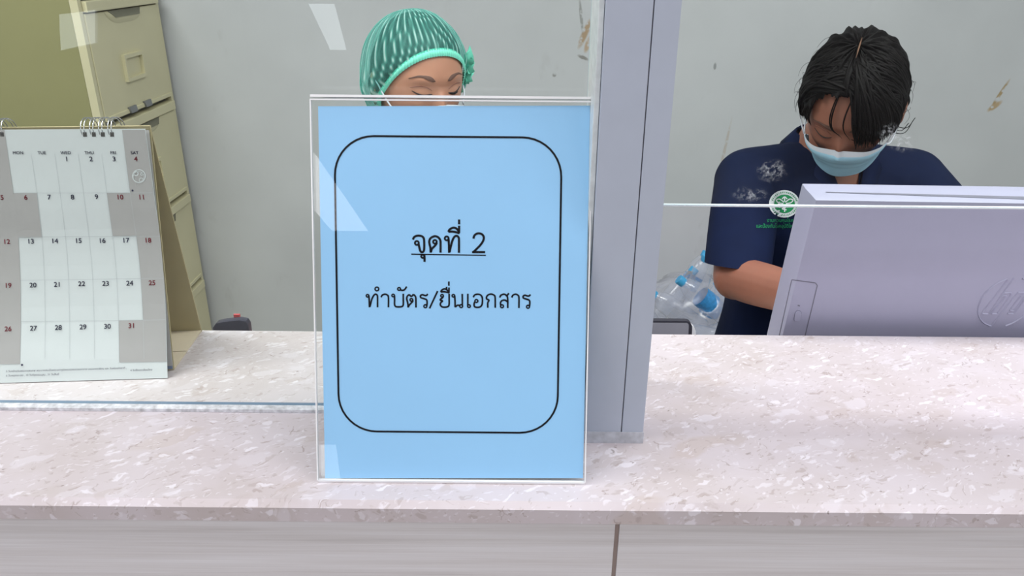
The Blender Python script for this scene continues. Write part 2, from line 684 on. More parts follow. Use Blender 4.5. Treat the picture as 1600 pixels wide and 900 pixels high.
BLACKP = pm('black_plastic', (44, 44, 54), 0.3)
SCREEN = pm('screen_off', (128, 128, 138), 0.2)
WHITEP = pm('white_plastic', (226, 228, 234), 0.35)
DESK = pm('desk_top', (222, 220, 216), 0.5)
STEEL = pm('grey_steel', (120, 122, 126), 0.35, 0.6)
FABRIC = pm('grey_fabric', (72, 74, 82), 0.9, bump=0.3, bscale=600)
SKIN_R = pm('skin_tan', (154, 102, 84), 0.45, noise=0.05, nscale=30, sss=0.12, bump=0.06, bscale=500)
SKIN_L = pm('skin_warm', (190, 138, 114), 0.42, noise=0.04, nscale=30, sss=0.12, bump=0.05, bscale=500)
HAIR = pm('black_hair', (15, 12, 13), 0.6, noise=0.25, nscale=60, spec=0.16)
HAIR_B = pm('brown_black_hair', (42, 33, 32), 0.4, noise=0.25, nscale=60)
BROW = pm('brow_hair', (104, 76, 67), 0.7, noise=0.2, nscale=400)
LASH = pm('lash_line', (46, 32, 32), 0.6)
CREASE = pm('lid_crease', (140, 92, 78), 0.5)
SHIRT = pm('navy_cotton', (11, 24, 56), 0.85, noise=0.12, nscale=14, bump=0.2, bscale=11, spec=0.2, bdist=0.010)
COLLAR = pm('navy_rib', (13, 27, 62), 0.85, noise=0.1, nscale=40, bump=0.3, bscale=500, spec=0.2)
TROUSER = pm('dark_trousers', (38, 38, 44), 0.9)
SHOE = pm('shoe_black', (24, 24, 26), 0.5)
MASK = pm('mask_blue', (176, 226, 254), 0.7, noise=0.03, nscale=60, bump=0.15, bscale=700)
MASK_W = pm('mask_white', (222, 228, 240), 0.7, noise=0.02)
BADGE_W = pm('badge_white', (226, 230, 236), 0.8, bump=0.3, bscale=1500)
BADGE_G = pm('badge_green', (20, 140, 84), 0.8, bump=0.3, bscale=1500)
EYE = pm('eye_dark', (30, 22, 22), 0.15)
BOTTLE = clear('bottle_plastic', (0.97, 0.98, 1.0), 2.0, 0.15, milk=0.16)
BAG = clear('bag_film', (0.98, 0.98, 1.0), 1.5, 0.25, milk=0.10)
CAPBLUE = pm('bottle_cap_blue', (70, 164, 214), 0.4)
LABELBLUE = pm('bottle_label', (60, 140, 200), 0.4, noise=0.2, nscale=120)
FLOORM = pm('floor_tile', (176, 172, 166), 0.35, noise=0.05, nscale=5)
CEILM = pm('ceiling_paint', (232, 232, 230), 0.8)

# ------------------------------------------------------------------ setting
X0, X1, YB, YL = -2.6, 3.0, 2.5, -6.5
struct(MB().box((X0, YL, -0.05), (X1, YB, 0)).build('floor', FLOORM))
struct(MB().box((X0, YL, 2.8), (X1, YB, 2.85)).build('ceiling', CEILM))


def back_wall():
    mb = MB().box((X0, YB, 0), (X1, YB + 0.08, 2.8))
    return struct(mb.build('wall_back', WALL))


back_wall()
struct(MB().box((X0 - 0.08, YL, 0), (X0, YB, 2.8)).build('wall_left', WALL))
struct(MB().box((X1, YL, 0), (X1 + 0.08, YB, 2.8)).build('wall_right', WALL))
struct(MB().box((X0, YL - 0.08, 0), (X1, YL, 2.8)).build('wall_front', WALL))


# glowing panels added across the lobby so the glass shows faint bright reflections
def glint_mat():
    N = NT('glint_glow')
    em = N.n('ShaderNodeEmission')
    em.inputs[0].default_value = (0.86, 0.95, 1.0, 1)
    em.inputs[1].default_value = 7.0
    N.l(em.outputs[0], N.out.inputs[0])
    return N.m


GLINT = glint_mat()


def glint_panel(name, corners, inward):
    c_ = [Vector(p) for p in corners]
    o = struct(MB().slab(c_, inward * 0.004).build(name, GLINT))
    mid = sum(c_, Vector()) / 4
    for i in range(4):
        a, b = c_[i], c_[(i + 1) % 4]
        oa, ob = a + (a - mid).normalized() * 0.03, b + (b - mid).normalized() * 0.03
        MB().slab([a, b, ob, oa], inward * 0.02).build('glint_panel_frame', WHITE_AL, o)
    return o


glint_panel('glint_panel_1', [(X0, -3.72, 0.84), (X0, -3.30, 0.84), (X0, -3.36, 1.03), (X0, -3.80, 1.03)], Vector((1, 0, 0)))
glint_panel('glint_panel_2', [(-1.78, YL, 0.50), (-1.62, YL, 0.50), (-1.70, YL, 0.92), (-1.95, YL, 0.92)], Vector((0, 1, 0)))

# ------------------------------------------------------------------ counter
YF, YBK = 0.4835, 0.7815                     # front and back edge of the stone


def countertop():
    mb = MB()
    prof = [(YF, ZC - 0.0185), (YF, ZC - 0.0052), (YF + 0.0042, ZC), (YBK - 0.0015, ZC), (YBK, ZC - 0.0015), (YBK, ZC - 0.0185)]
    mb.slab([(X0 + 0.02, y, z) for y, z in prof], Vector((X1 - X0 - 0.04, 0, 0)))
    o = mb.build('countertop', STONE)
    tag(o, 'speckled pale pinkish stone countertop running the full width under the sign', 'countertop')


countertop()
zt = ZC - 0.0185
XS = 0.0868
base = thing('counter_front', 'grey wood-grain counter front with a vertical joint, under the stone top', 'counter', (0, 0.62, 0))
MB().box((X0 + 0.02, 0.492, 0.0), (XS - 0.0018, 0.51, zt)).build('front_panel', LAM, base, bevel=0.0006)
MB().box((XS + 0.0018, 0.492, 0.0), (X1 - 0.02, 0.51, zt)).build('front_panel', LAM, base, bevel=0.0006)
JOINT = pm('joint_brown', (158, 142, 136), 0.6)
MB().box((XS - 0.0017, 0.4945, 0.0), (XS + 0.0017, 0.506, zt)).build('joint_strip', JOINT, base)
MB().box((X0 + 0.02, 0.512, 0.0), (X1 - 0.02, 0.70, zt)).build('carcass', DESK, base)

# ------------------------------------------------------------------ partition post
PXL, PXS, PXR, PYF, PYB = 0.0636, 0.0970, 0.1162, 0.568, 0.680
post = thing('partition_post', 'white aluminium post standing on the counter between the two glass panes', 'post', (0.09, 0.62, ZC))
MB().box((PXL, PYF, ZC), (PXS - 0.0004, PYB, 2.8)).build('post_body', WHITE_AL, post, bevel=0.0007)
MB().box((PXS + 0.0004, PYF, ZC), (PXR, PYB, 2.8)).build('cover_strip', WHITE_AL, post, bevel=0.0007)
MB().box((PXS - 0.0012, PYF + 0.002, ZC), (PXS + 0.0012, PYB - 0.002, 2.79)).build('groove', GROOVE, post)
MB().box((PXL - 0.0006, PYF - 0.0008, ZC), (PXR + 0.0006, PYF - 0.0001, ZC + 0.0115)).build(
    'base_strip', pm('base_strip_worn', (184, 187, 194), 0.5, noise=0.16, nscale=160), post)

# ------------------------------------------------------------------ glass panes
YG, TG = 0.6225, 0.0055


def pane(name, x0, x1, z0, z1, mat, edge):
    w = struct(bpy.data.objects.new(name, None))
    COL.objects.link(w)
    w.location = ((x0 + x1) / 2, YG, z0)
    MB().box((x0, YG - TG / 2, z0), (x1, YG + TG / 2, z1)).build('glass', mat, w)
    return w


w1 = pane('window_1', X0 + 0.05, PXL - 0.0045, ZC + 0.003, 2.79, GLASS, None)
# bottom channel with worn sealant, and the vertical bead beside the post
SEALW = pm('sealant_worn', (206, 208, 212), 0.4, noise=0.3, nscale=170)
ch = MB()
ch.box((X0 + 0.05, YG - 0.0115, ZC), (PXL - 0.001, YG - 0.0035, ZC + 0.0035))
ch.box((X0 + 0.05, YG + 0.0035, ZC), (PXL - 0.001, YG + 0.0055, ZC + 0.0008))
ch.build('channel', SEALW, w1, bevel=0.0008)
MB().box((X0 + 0.05, YG - 0.0034, ZC), (PXL - 0.001, YG + 0.0020, ZC + 0.0029)).build('channel_bed', GEDGE_D, w1)
sb = MB()
sb.box((PXL - 0.0044, YG - 0.049, ZC), (PXL - 0.0003, YG + 0.005, 2.79))
sb.build('seal', SILICONE, w1, bevel=0.0008)
ZR = 1.1712
w2 = pane('window_2', PXR + 0.0005, X1 - 0.05, ZR + 0.0012, 2.79, GLASS_R, None)
ed = MB()
xa, xb = PXR + 0.0006, X1 - 0.05
h = TG / 2
c = 0.0013
ed.hexa([(xa, YG - h + c, ZR), (xb, YG - h + c, ZR), (xb, YG - h + c + 0.0004, ZR), (xa, YG - h + c + 0.0004, ZR),
         (xa, YG - h, ZR + c), (xb, YG - h, ZR + c), (xb, YG - h + 0.0004, ZR + c), (xa, YG - h + 0.0004, ZR + c)])
ed.hexa([(xa, YG + h - c - 0.0004, ZR), (xb, YG + h - c - 0.0004, ZR), (xb, YG + h - c, ZR), (xa, YG + h - c, ZR),
         (xa, YG + h - 0.0004, ZR + c), (xb, YG + h - 0.0004, ZR + c), (xb, YG + h, ZR + c), (xa, YG + h, ZR + c)])
ed.build('polished_edge', GEDGE, w2)
MB().box((xa, YG - h + c + 0.0002, ZR), (xb, YG + h - c - 0.0002, ZR + 0.0006)).build('edge_core', GEDGE_D, w2)

# ------------------------------------------------------------------ sign: clear holder with blue notice
LEAN = math.radians(17.25)
SU = Vector((0, math.sin(LEAN), math.cos(LEAN)))
SN = Vector((0, -math.cos(LEAN), math.sin(LEAN)))       # towards the reader
SP0 = Vector((-0.0458, 0.5116, CAM.z - 0.3917))
SX = Vector((1, 0, 0))
zfloor = ZC


def sgn(x, y):                                           # picture point -> (across, up) on the notice plane
    p = on_plane(x, y, SP0, SN) - SP0
    return p.dot(SX), p.dot(SU)


def sp(a, b, off=0.0):
    return SP0 + SX * a + SU * b + SN * off


aL, aR = -0.1105, 0.1065
b0 = (ZC - SP0.z) / SU.z + 0.0016
b1 = 0.3012
holder = thing('sign_holder', 'clear slanted acrylic sign holder standing on the counter around the blue notice', 'sign holder',
               (SP0.x, SP0.y, ZC))


def sheet(o0, o1, name, lo, hi):
    mb = MB()
    q = [(aL, lo), (aR, lo), (aR, hi), (aL, hi)]
    A, B = [sp(a, b, o0) for a, b in q], [sp(a, b, o1) for a, b in q]
    v = A + B
    mb.add(v, [(0, 1, 2, 3), (7, 6, 5, 4)], 0)
    mb.add(v, [(0, 4, 5, 1), (1, 5, 6, 2), (2, 6, 7, 3), (3, 7, 4, 0)], 1)
    mb.build(name, [ACRYL, AEDGE], holder)


sheet(0.0008, 0.0026, 'front_panel', b0, b1)
sheet(-0.0026, -0.0008, 'back_panel', b0, b1 + 0.001)
fx = sp(0, b0, -0.001)
MB().box((SP0.x + aL, fx.y + 0.001, ZC + 0.0001), (SP0.x + aR - 0.002, fx.y + 0.072, ZC + 0.0024)).build('base_plate', ACRYL, holder)
ee = MB()
ee.box((SP0.x + aL, fx.y - 0.0032, ZC + 0.0001), (SP0.x + aR, fx.y - 0.0006, ZC + 0.0022))
ee.build('foot_edge', AEDGE, holder, bevel=0.0006)
for b_lo, b_hi, o_a, th_ in ((b1 + 0.0016, b1 + 0.0034, 0.0030, -0.0060), (b1 - 0.0008, b1 + 0.0002, 0.0028, -0.0018)):
    te = MB()
    te.slab([sp(aL, b_lo, o_a), sp(aR, b_lo, o_a), sp(aR, b_hi, o_a), sp(aL, b_hi, o_a)], SN * th_)
    te.build('top_edge', AEDGE, holder)
for a in (aL, aR):
    le = MB()
    le.slab([sp(a - 0.0005, b0, 0.0027), sp(a + 0.0004, b0, 0.0027), sp(a + 0.0004, b1, 0.0027), sp(a - 0.0005, b1, 0.0027)], SN * -0.0019)
    le.build('side_edge', AEDGE, holder)

notice = MB()
pl = [sgn(508, 747), sgn(911, 747), sgn(922, 165), sgn(497, 166)]
notice.slab([sp(a, b, 0.0001) for a, b in pl], SN * -0.0003)
notice = notice.build('paper_notice', PAPER_BLUE)
tag(notice, 'pale blue paper notice with black writing, held upright in the clear holder on the counter', 'notice')


def flat_strokes(strokes, name, mat, parent, T):
    """strokes: list of (verts2, faces) in picture points, laid on a surface by T"""
    mb = MB()
    for v, f in strokes:
        mb.add([T(p[0], p[1]) for p in v], f)
    return mb.build(name, mat, parent)


def on_notice(x, y):
    a, b = sgn(x, y)
    return sp(a, b, 0.00035)


# rounded border
def rrect(x0, y0, x1, y1, r, n=10):
    P = []
    for cx, cy, a0 in ((x1 - r, y0 + r, -90), (x1 - r, y1 - r, 0), (x0 + r, y1 - r, 90), (x0 + r, y0 + r, 180)):
        for k in range(n + 1):
            a = math.radians(a0 + 90 * k / n)
            P.append((cx + r * math.cos(a), cy + r * math.sin(a)))
    return P


# picture corners of the border, blended so the frame keeps its printed shape
BQ = [(524.5, 212), (877, 215.5), (871.5, 676), (528, 674)]
qa = [sgn(*p) for p in BQ]
bx0, bx1 = (qa[0][0] + qa[3][0]) / 2, (qa[1][0] + qa[2][0]) / 2
by0, by1 = (qa[2][1] + qa[3][1]) / 2, (qa[0][1] + qa[1][1]) / 2
P = rrect(bx0, by0, bx1, by1, 0.0305)
P.append(P[0])
v, f = ribbon2(P + [P[1]], 0.00155)
mb = MB().add([sp(a, b, 0.00035) for a, b in v], f)
mb.build('printed_border', INK, notice)

# lettering: centre-lines of the printed strokes
L1 = dict(w=17.2, o=(560, 320), k=5.0, rings=[((457, 298), 15), ((503, 402), 12), ((598, 289), 14), ((690, 262), 15)],
          lines=[
    [(427, 272), (433, 256), (447, 245), (470, 241), (495, 245), (509, 258), (514, 282), (514, 345), (508, 364), (495, 370), (484, 360), (478, 340), (471, 308)],
    [(516, 394), (517, 420), (517, 445)],
    [(612, 296), (608, 307), (593, 325), (575, 344), (567, 369)],
    [(564.7, 373), (563, 337), (557, 310), (554, 283), (566, 259), (597, 245), (625, 255), (640, 278), (642, 310), (642, 373)],
    [(704, 262), (707, 310), (709, 374)], [(712, 370), (727, 305), (742, 262), (757, 245), (773, 244), (783, 256), (786, 275), (786, 374)],
    [(703, 211), (711, 195), (728, 183), (748, 179), (768, 187), (784, 206)], [(703, 211), (730, 209), (760, 213), (790, 222)],
    [(787, 163), (787, 190), (787, 222)], [(787, 115), (787, 135), (787, 152)],
    [(899, 264), (905, 242), (920, 228), (941, 223), (965, 230), (979, 250), (975, 280), (952, 315), (918, 350), (897, 370)], [(888, 369), (940, 369), (990, 369)]],
    thick=[[(413, 385.5), (700, 390), (996, 394.5)]], tw=9)
L2 = dict(w=13.2, o=(560, 320), k=5.0,
          rings=[((72, 710), 10), ((145, 657), 14.5), ((272, 708), 10), ((318, 657), 11), ((414, 742), 10.5), ((523, 792), 11.5), ((654, 710), 10),
                 ((742, 710), 10), ((803, 791), 11.5), ((864, 791), 10.5), ((922, 751), 11.5), ((1122, 792), 11.5), ((1325, 796), 11.5)],
          lines=[
    [(82, 708), (85, 745), (87, 800)], [(90, 797), (104, 742), (119, 710), (133, 698), (146, 704), (150, 722), (150, 800)],
    [(178, 722), (186, 706), (206, 698), (226, 704), (235, 722), (235, 800)],
    [(282, 708), (283, 745), (283, 778), (292, 794), (318, 797), (343, 793), (351, 777), (351, 735), (351, 694)],
    [(327, 664), (347, 668), (364, 659), (378, 638)],
    [(388, 802), (388, 780), (384, 759), (378, 733), (383, 713), (397, 700)], [(397, 700), (414, 715), (430, 699)], [(430, 699), (444, 713), (449, 733), (450, 802)], [(425, 744), (424, 755), (412, 768), (397, 784), (390, 799)],
    [(534, 790), (537, 765), (533, 742), (510, 732), (488, 724), (486, 709), (500, 702), (520, 708), (534, 706), (542, 696)],
    [(556, 809), (588, 740), (619, 674)],
    [(664, 712), (657, 726), (642, 737), (641, 745), (657, 751), (643, 765), (641, 783), (655, 797), (680, 799), (702, 793), (709, 775), (709, 735), (709, 694)],
    [(643, 681), (652, 666), (670, 657), (688, 661), (703, 678)], [(643, 681), (670, 679), (711, 687)], [(689, 640), (689, 666)], [(708, 646), (708, 666), (708, 688)], [(707, 599), (707, 632)],
    [(752, 710), (755, 750), (756, 800)], [(757, 798), (773, 785), (793, 785)], [(811, 695), (812, 740), (812, 788)],
    [(855, 694), (855, 740), (855, 788)],
    [(897, 722), (909, 704), (931, 698), (954, 704), (967, 722), (969, 752), (966, 778), (954, 795), (930, 801), (908, 795), (904, 775), (910, 757)],
    [(1011, 804), (1011, 765), (1020, 745), (1003, 735), (1001, 720), (1013, 704), (1035, 697), (1057, 704), (1068, 722), (1069, 804)],
    [(1104, 724), (1114, 706), (1138, 698), (1157, 708), (1166, 730), (1167, 806)], [(1113, 786), (1110, 765), (1122, 748), (1145, 744), (1166, 758)], [(1152, 714), (1166, 703), (1175, 690)],
    [(1198, 724), (1207, 706), (1228, 698), (1246, 706), (1254, 724), (1254, 806)],
    [(1336, 794), (1339, 769), (1335, 746), (1312, 736), (1290, 728), (1288, 713), (1302, 706), (1322, 712), (1336, 710), (1344, 700)]],
    thick=[], tw=0)
for L in (L1, L2):
    st = []
    T2 = lambda p: (L['o'][0] + p[0] / L['k'], L['o'][1] + p[1] / L['k'])
    for ln in L['lines']:
        st.append(ribbon2([T2(p) for p in (spline(ln, 6) if len(ln) > 2 else ln)], L['w'] / L['k']))
    for cc, r in L['rings']:
        st.append(ring2(T2(cc), r / L['k'], L['w'] * 0.85 / L['k']))
    for ln in L['thick']:
        st.append(ribbon2([T2(p) for p in ln], L['tw'] / L['k']))
    flat_strokes(st, 'printed_writing', INK, notice, on_notice)

# ------------------------------------------------------------------ desk calendar
CALF, CALB = Vector((-0.3465, 0.6889, ZC)), Vector((-0.3510, 0.7780, ZC))
ROW = Vector((-math.cos(math.radians(5.45)), -math.sin(math.radians(5.45)), 0))    # along the calendar, to its left end
RIDGE = Vector((-0.3475, 0.7350, CAM.z - 0.1532))
LEN = 0.215
cal = thing('desk_calendar', 'white spiral desk calendar with grey weekend columns, behind the glass on the counter', 'calendar',
            tuple((CALF + CALB) / 2 + ROW * LEN / 2))


def board(a, b, th, inward):
    return [a, a + ROW * LEN, b + ROW * LEN, b], inward * th


nfront = (RIDGE - CALF).cross(ROW).normalized()
if nfront.y > 0: nfront = -nfront
nback = (RIDGE - CALB).cross(ROW).normalized()
if nback.y < 0: nback = -nback
zz = Vector((0, 0, 0.0003))
for nm, a, b, off, mt in (('front_board', CALF + zz, RIDGE, -nfront * 0.0016, CARD), ('back_board', CALB + zz, RIDGE, -nback * 0.0016, CARD)):
    MB().slab([a, a + ROW * LEN, b + ROW * LEN, b], off).build(nm, mt, cal)
fl = MB()
mid = (CALF * 0.58 + CALB * 0.42)
for a, b, e in ((CALF + Vector((0, 0.002, 0)), mid, 0.0), (mid + Vector((0, 0.0006, 0)), CALB - Vector((0, 0.002, 0)), 0.0005)):
    fl.slab([a + zz, b + zz, b + ROW * LEN + zz, a + ROW * LEN + zz], Vector((0, 0, 0.0014 + e)))
fl.build('base_board', CARD_IN, cal)

# the page hangs in a slight curve: its right edge is a profile swept along the calendar
EDGE = [(226.8, 201), (235.3, 262), (243.6, 325), (251.2, 372), (256.5, 432), (259.5, 500), (261.2, 588)]
PROF = [on_plane(x, y, Vector((-0.346, 0, 0)), Vector((1, 0, 0))) for x, y in EDGE]
for p in PROF:                                   # never through the sheets and board behind it
    yb = CALF.y + (RIDGE.y - CALF.y) * (p.z - CALF.z) / (RIDGE.z - CALF.z)
    p.y = min(p.y, yb - 0.0052)
PROF = [Vector(p) for p in spline(PROF, 3)]
PROF[-1].z = ZC + 0.0008
BLp = CAM + ray(0, 598.5) * ((PROF[-1].z - CAM.z) / ray(0, 598.5).z)
ldir = (BLp - PROF[-1]).normalized()
PDN = (PROF[-1] - PROF[0]).normalized()
PN = ldir.cross(PDN).normalized()
if PN.y > 0: PN = -PN
PW = 0.190


def cpt(x, y, off=0.0):
    """picture point -> point on the curved page"""
    k = ray(x, y)
    n_ = len(PROF) - 1
    for i in range(n_):
        A, B = PROF[i], PROF[i + 1]
        nn = ldir.cross(B - A).normalized()
        if nn.y > 0: nn = -nn
        p = CAM + k * ((A - CAM).dot(nn) / k.dot(nn))
        # share of the way down this strip
        e = (B - A) - ldir * (B - A).dot(ldir)
        t = (p - A - ldir * (p - A).dot(ldir)).dot(e) / e.dot(e)
        if (t <= 1 or i == n_ - 1) and (t >= -1e-6 or i == 0):
            return p + nn * off
    return p


pg = MB()
m_ = len(PROF)
vv = PROF + [p + ldir * PW for p in PROF]
vv += [p - PN * 0.0004 for p in vv]
ff = []
for i in range(m_ - 1):
    ff += [(i, i + 1, m_ + i + 1, m_ + i), (2 * m_ + i, 3 * m_ + i, 3 * m_ + i + 1, 2 * m_ + i + 1), (i, 2 * m_ + i, 2 * m_ + i + 1, i + 1),
           (m_ + i, m_ + i + 1, 3 * m_ + i + 1, 3 * m_ + i)]
ff += [(0, m_, 3 * m_, 2 * m_), (m_ - 1, 3 * m_ - 1, 4 * m_ - 1, 2 * m_ - 1)]
page = pg.add(vv, ff).build('page', PAGE, cal)
# the sheets behind it hang straighter, closer to the stand
f0, f1 = RIDGE - Vector((0, 0.002, 0.004)), CALF
for k, (gap, dx, cut) in enumerate(((0.0022, 0.0004, 0.006), (0.0013, -0.0006, 0.002))):
    o_ = nfront * gap
    a_, b_ = f0 + o_ * 0.6, f1 + o_ + Vector((0, 0, cut))
    a_.x -= 0.0012 - dx; b_.x -= 0.0002 - dx
    MB().slab([a_, a_ + ldir * PW, b_ + ldir * PW, b_], -nfront * 0.0006).build('lower_page', (PAGE_GREY, PAGE_EDGE)[k], cal)

# columns and rows of the month, from their picture positions
E0, E1 = 0.0003, 0.0007


def lerp(a, b, t): return a + (b - a) * t


def colx(k, y):
    """x of the k-th column line (0 = left of MON ... 6 = right of SAT) at picture row y"""
    c0 = np.interp(y, [201, 301, 369, 400, 436, 505, 574], [6.8, 21.3, 28.8, 30.6, 32.3, 32.7, 31.4])
    c5 = np.interp(y, [201, 301, 368, 400, 435, 500, 565], [190.7, 203.4, 213.0, 217.0, 220.3, 223.9, 225.4])
    if k == 6:
        return float(np.interp(y, [p[1] for p in EDGE], [p[0] for p in EDGE])) - 0.6
    return float(c0 + (c5 - c0) * k / 5)


def rowy(k, x):
    t = (x - 31) / 200.0
    a = [203, 301.5, 370, 438, 502.5, 568.5]
    b = [203, 301, 369, 435, 500, 565.5]
    return lerp(a[k], b[k], t)


def cell(mb, c0, c1, r0, r1):
    """a tinted block of the grid, following the curve of the page"""
    v = []
    n_ = 24
    for j in range(n_ + 1):
        y = lerp(rowy(r0, 130), rowy(r1, 130), j / n_)
        for c_ in (c0, c1):
            if c_ < 0:
                x = colx(0, y) - 39
            else:
                x = colx(c_, y)
            yy = y + lerp(1.6, -1.6, (x - 31) / 200) * (j / n_ if r0 == 0 else 1) * (0.2 if y < 310 else 1.0)
            v.append(cpt(x, yy, E0))
    mb.add(v, [(2 * j, 2 * j + 1, 2 * j + 3, 2 * j + 2) for j in range(n_)])


g = MB()
cell(g, 5, 6, 0, 5)
cell(g, 0, 1, 1, 2)
cell(g, 4, 5, 1, 2)
cell(g, 4, 5, 4, 5)
cell(g, -1, 0, 0, 5)
g.build('grey_cells', PAGE_GREY, page)
gl = MB()
for k in range(1, 6):
    v, f = ribbon2([(colx(k, y), y) for y in range(240, 567, 20)], 0.42)
    gl.add([cpt(p[0], p[1], 0.0004) for p in v], f)
for k in range(1, 5):
    v, f = ribbon2([(x, rowy(k, x)) for x in (colx(0, rowy(k, 31)), 130, colx(6, rowy(k, 255)))], 0.5)
    gl.add([cpt(p[0], p[1], 0.0004) for p in v], f)
gl.build('grid_lines', PAGE_LINE, page)

INK_B, INK_R, SMALL = MB(), MB(), MB()


def put_text(mb, s, x, y, hpx, align='CENTER', slope=0.0, bold=0.0):
    """write s with its baseline through the picture point (x, y), hpx tall, flat on the page"""
    p = cpt(x, y)
    px = (cpt(x + 1, y) - p).length
    q0, q1 = to_px(p), to_px(p - ldir * 0.01)
    q2 = to_px(cpt(x, y) + (cpt(x, y) - cpt(x, y - 4)).normalized() * 0.01)
    ex1, ex2 = (q1[0] - q0[0]) * 100, (q1[1] - q0[1]) * 100
    ey2 = (q2[1] - q0[1]) * 100
    lean = (colx(2, y + 8) - colx(2, y - 8)) / 16 if 202 < y < 565 else 0.0
    v, f = text_geo(s, hpx / 0.70 * px, align)
    for d in ((0, 0), (bold, 0), (0, bold), (bold, bold)) if bold else ((0, 0),):
        mb.add([cpt(x + (a[0] + d[0]) * ex1 - (a[1] + d[1]) * ey2 * lean, y + (a[0] + d[0]) * ex2 - (a[1] + d[1]) * ey2, E1) for a in v], f)


bb = 0.00022
for s, x, y in (('MON', 29, 241), ('TUE', 66, 241), ('WED', 103.5, 241), ('THU', 140, 241), ('FRI', 177.5, 241), ('SAT', 211, 241)):
    put_text(INK_B, s, x, y, 5.0, bold=bb * 0.5)
nums = {1: (105, 252, 0), 2: (143, 252, 0), 3: (179, 252, 0), 4: (213, 252, 1),
        5: (4, 312, 1), 6: (41, 312, 1), 7: (77.5, 311.5, 0), 8: (114, 311.5, 0), 9: (151.5, 311, 0), 10: (188, 311.5, 1), 11: (222, 311.5, 1),
        12: (11, 381, 1), 13: (48.5, 380.5, 0), 14: (86, 380, 0), 15: (123, 379.5, 0), 16: (160, 379.5, 0), 17: (197, 379, 0), 18: (231.5, 379, 1),
        19: (13, 449.5, 1), 20: (52, 449, 0), 21: (90, 448, 0), 22: (128, 447, 0), 23: (165.5, 446.5, 0), 24: (203, 446, 0), 25: (238, 445.5, 1),
        26: (13, 517.5, 1), 27: (52.5, 516.5, 0), 28: (91.5, 515.5, 0), 29: (130, 514.5, 0), 30: (168, 513.5, 0), 31: (206, 512.5, 1)}
for n_, (x, y, red) in nums.items():
    put_text(INK_R if red else INK_B, str(n_), x, y, 7.8, bold=bb)
put_text(SMALL, '5 วันคล้ายวันพระราชสมภพ พระบาทสมเด็จพระมหาภูมิพลอดุลยเดชมหาราช บรมนาถบพิตร และ วันพ่อแห่งชาติ ,', 10, 581.5, 3.05, 'LEFT')
put_text(SMALL, '6 วันหยุดชดเชย , 10 วันรัฐธรรมนูญ , 31 วันสิ้นปี', 10, 588.2, 3.05, 'LEFT')
put_text(SMALL, '4 วันสิ่งแวดล้อมไทย', 204, 579.8, 3.05, 'LEFT')
# the row of holidays, the moon sign and small moon-day dots
for x, y, r in ((207.5, 297.5, 1.6), (35, 570, 1.7)):
    v = [cpt(x + r * math.cos(a), y + r * math.sin(a), E1) for a in np.linspace(0, 2 * math.pi, 15)[:-1]]
    SMALL.add(v, [tuple(range(14))])
INK_B.build('day_names_and_dates', NAVY_INK, page)
INK_R.build('holiday_dates', RED_INK, page)
SMALL.build('small_print', NAVY_INK, page)
mo = MB()
for cc, r, wd in (((217.5, 275), 10, 1.6), ((217, 276), 8.4, 0.8), ((213, 271), 3.2, 1.6), ((221, 281), 3.0, 1.0), ((222, 272), 1.8, 1.0)):
    v, f = ring2(cc, r, wd)
    mo.add([cpt(p[0], p[1], E1) for p in v], f)
mo.build('moon_mark', PAGE, page)
HX = [132.5, 146.5, 160.5, 175] + [3, -11, -25, -39]
for x in HX:
    MB().add([cpt(x - 3, 206.5, E0), cpt(x + 3, 206.5, E0), cpt(x + 3.6, 213.5, E0), cpt(x - 2.4, 213.5, E0)], [(0, 1, 2, 3)]).build('punch_hole', HOLE, page)
for x in HX:
    a = cpt(x, 208.5)
    s_ = (a - RIDGE).dot(ROW)
    ce = RIDGE + ROW * s_ + Vector((0, -0.0012, -0.0035))
    dyh, dzh = a.y - ce.y, a.z - ce.z
    rz = max(0.0115, abs(dzh) * 1.12)
    ry = abs(dyh) / math.sqrt(max(0.05, 1 - (dzh / rz) ** 2))
    rg = MB()
    for off in (-0.0015, 0.0015):
        path = []
        for k in range(36):
            an = 2 * math.pi * k / 36
            path.append(ce + ROW * (off + 0.0012 * math.sin(an)) + Vector((0, -ry * math.cos(an), rz * math.sin(an))))
        rg.tube(path, 0.0005, 6, closed=True)
    rg.build('wire_ring', WIRE, cal, smooth=True)

# ------------------------------------------------------------------ filing cabinet
CX, CY0, CY1, CZT = -1.08, 2.015, 2.472, 1.275
cab = thing('filing_cabinet', 'beige steel filing cabinet with recessed drawer pulls, against the wall behind the calendar', 'filing cabinet',
            (-1.39, 2.24, 0))
body = MB()
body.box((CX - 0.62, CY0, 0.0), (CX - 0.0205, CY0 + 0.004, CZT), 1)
body.box((CX - 0.62, CY1 - 0.004, 0.0), (CX - 0.0205, CY1, CZT), 0)
body.box((CX - 0.62, CY0 + 0.004, CZT - 0.004), (CX - 0.004, CY1 - 0.004, CZT), 0)
body.box((CX - 0.62, CY0 + 0.004, 0.0), (CX - 0.616, CY1 - 0.004, CZT - 0.004), 0)
body.box((CX - 0.60, CY0 + 0.004, 0.0), (CX - 0.012, CY1 - 0.004, 0.004), 2)
body.box((CX - 0.03, CY0 + 0.004, 0.004), (CX - 0.022, CY1 - 0.004, CZT - 0.004), 2)
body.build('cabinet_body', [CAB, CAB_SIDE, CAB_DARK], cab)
fr = MB()
fr.box((CX - 0.02, CY0, 0.0), (CX + 0.001, CY0 + 0.017, CZT))
fr.box((CX - 0.02, CY1 - 0.017, 0.0), (CX + 0.001, CY1, CZT))
fr.build('face_frame', CAB, cab, bevel=0.001)
ZB = [0.945, 0.640, 0.332, 0.026]
ztop = [1.252, 0.938, 0.633, 0.325]
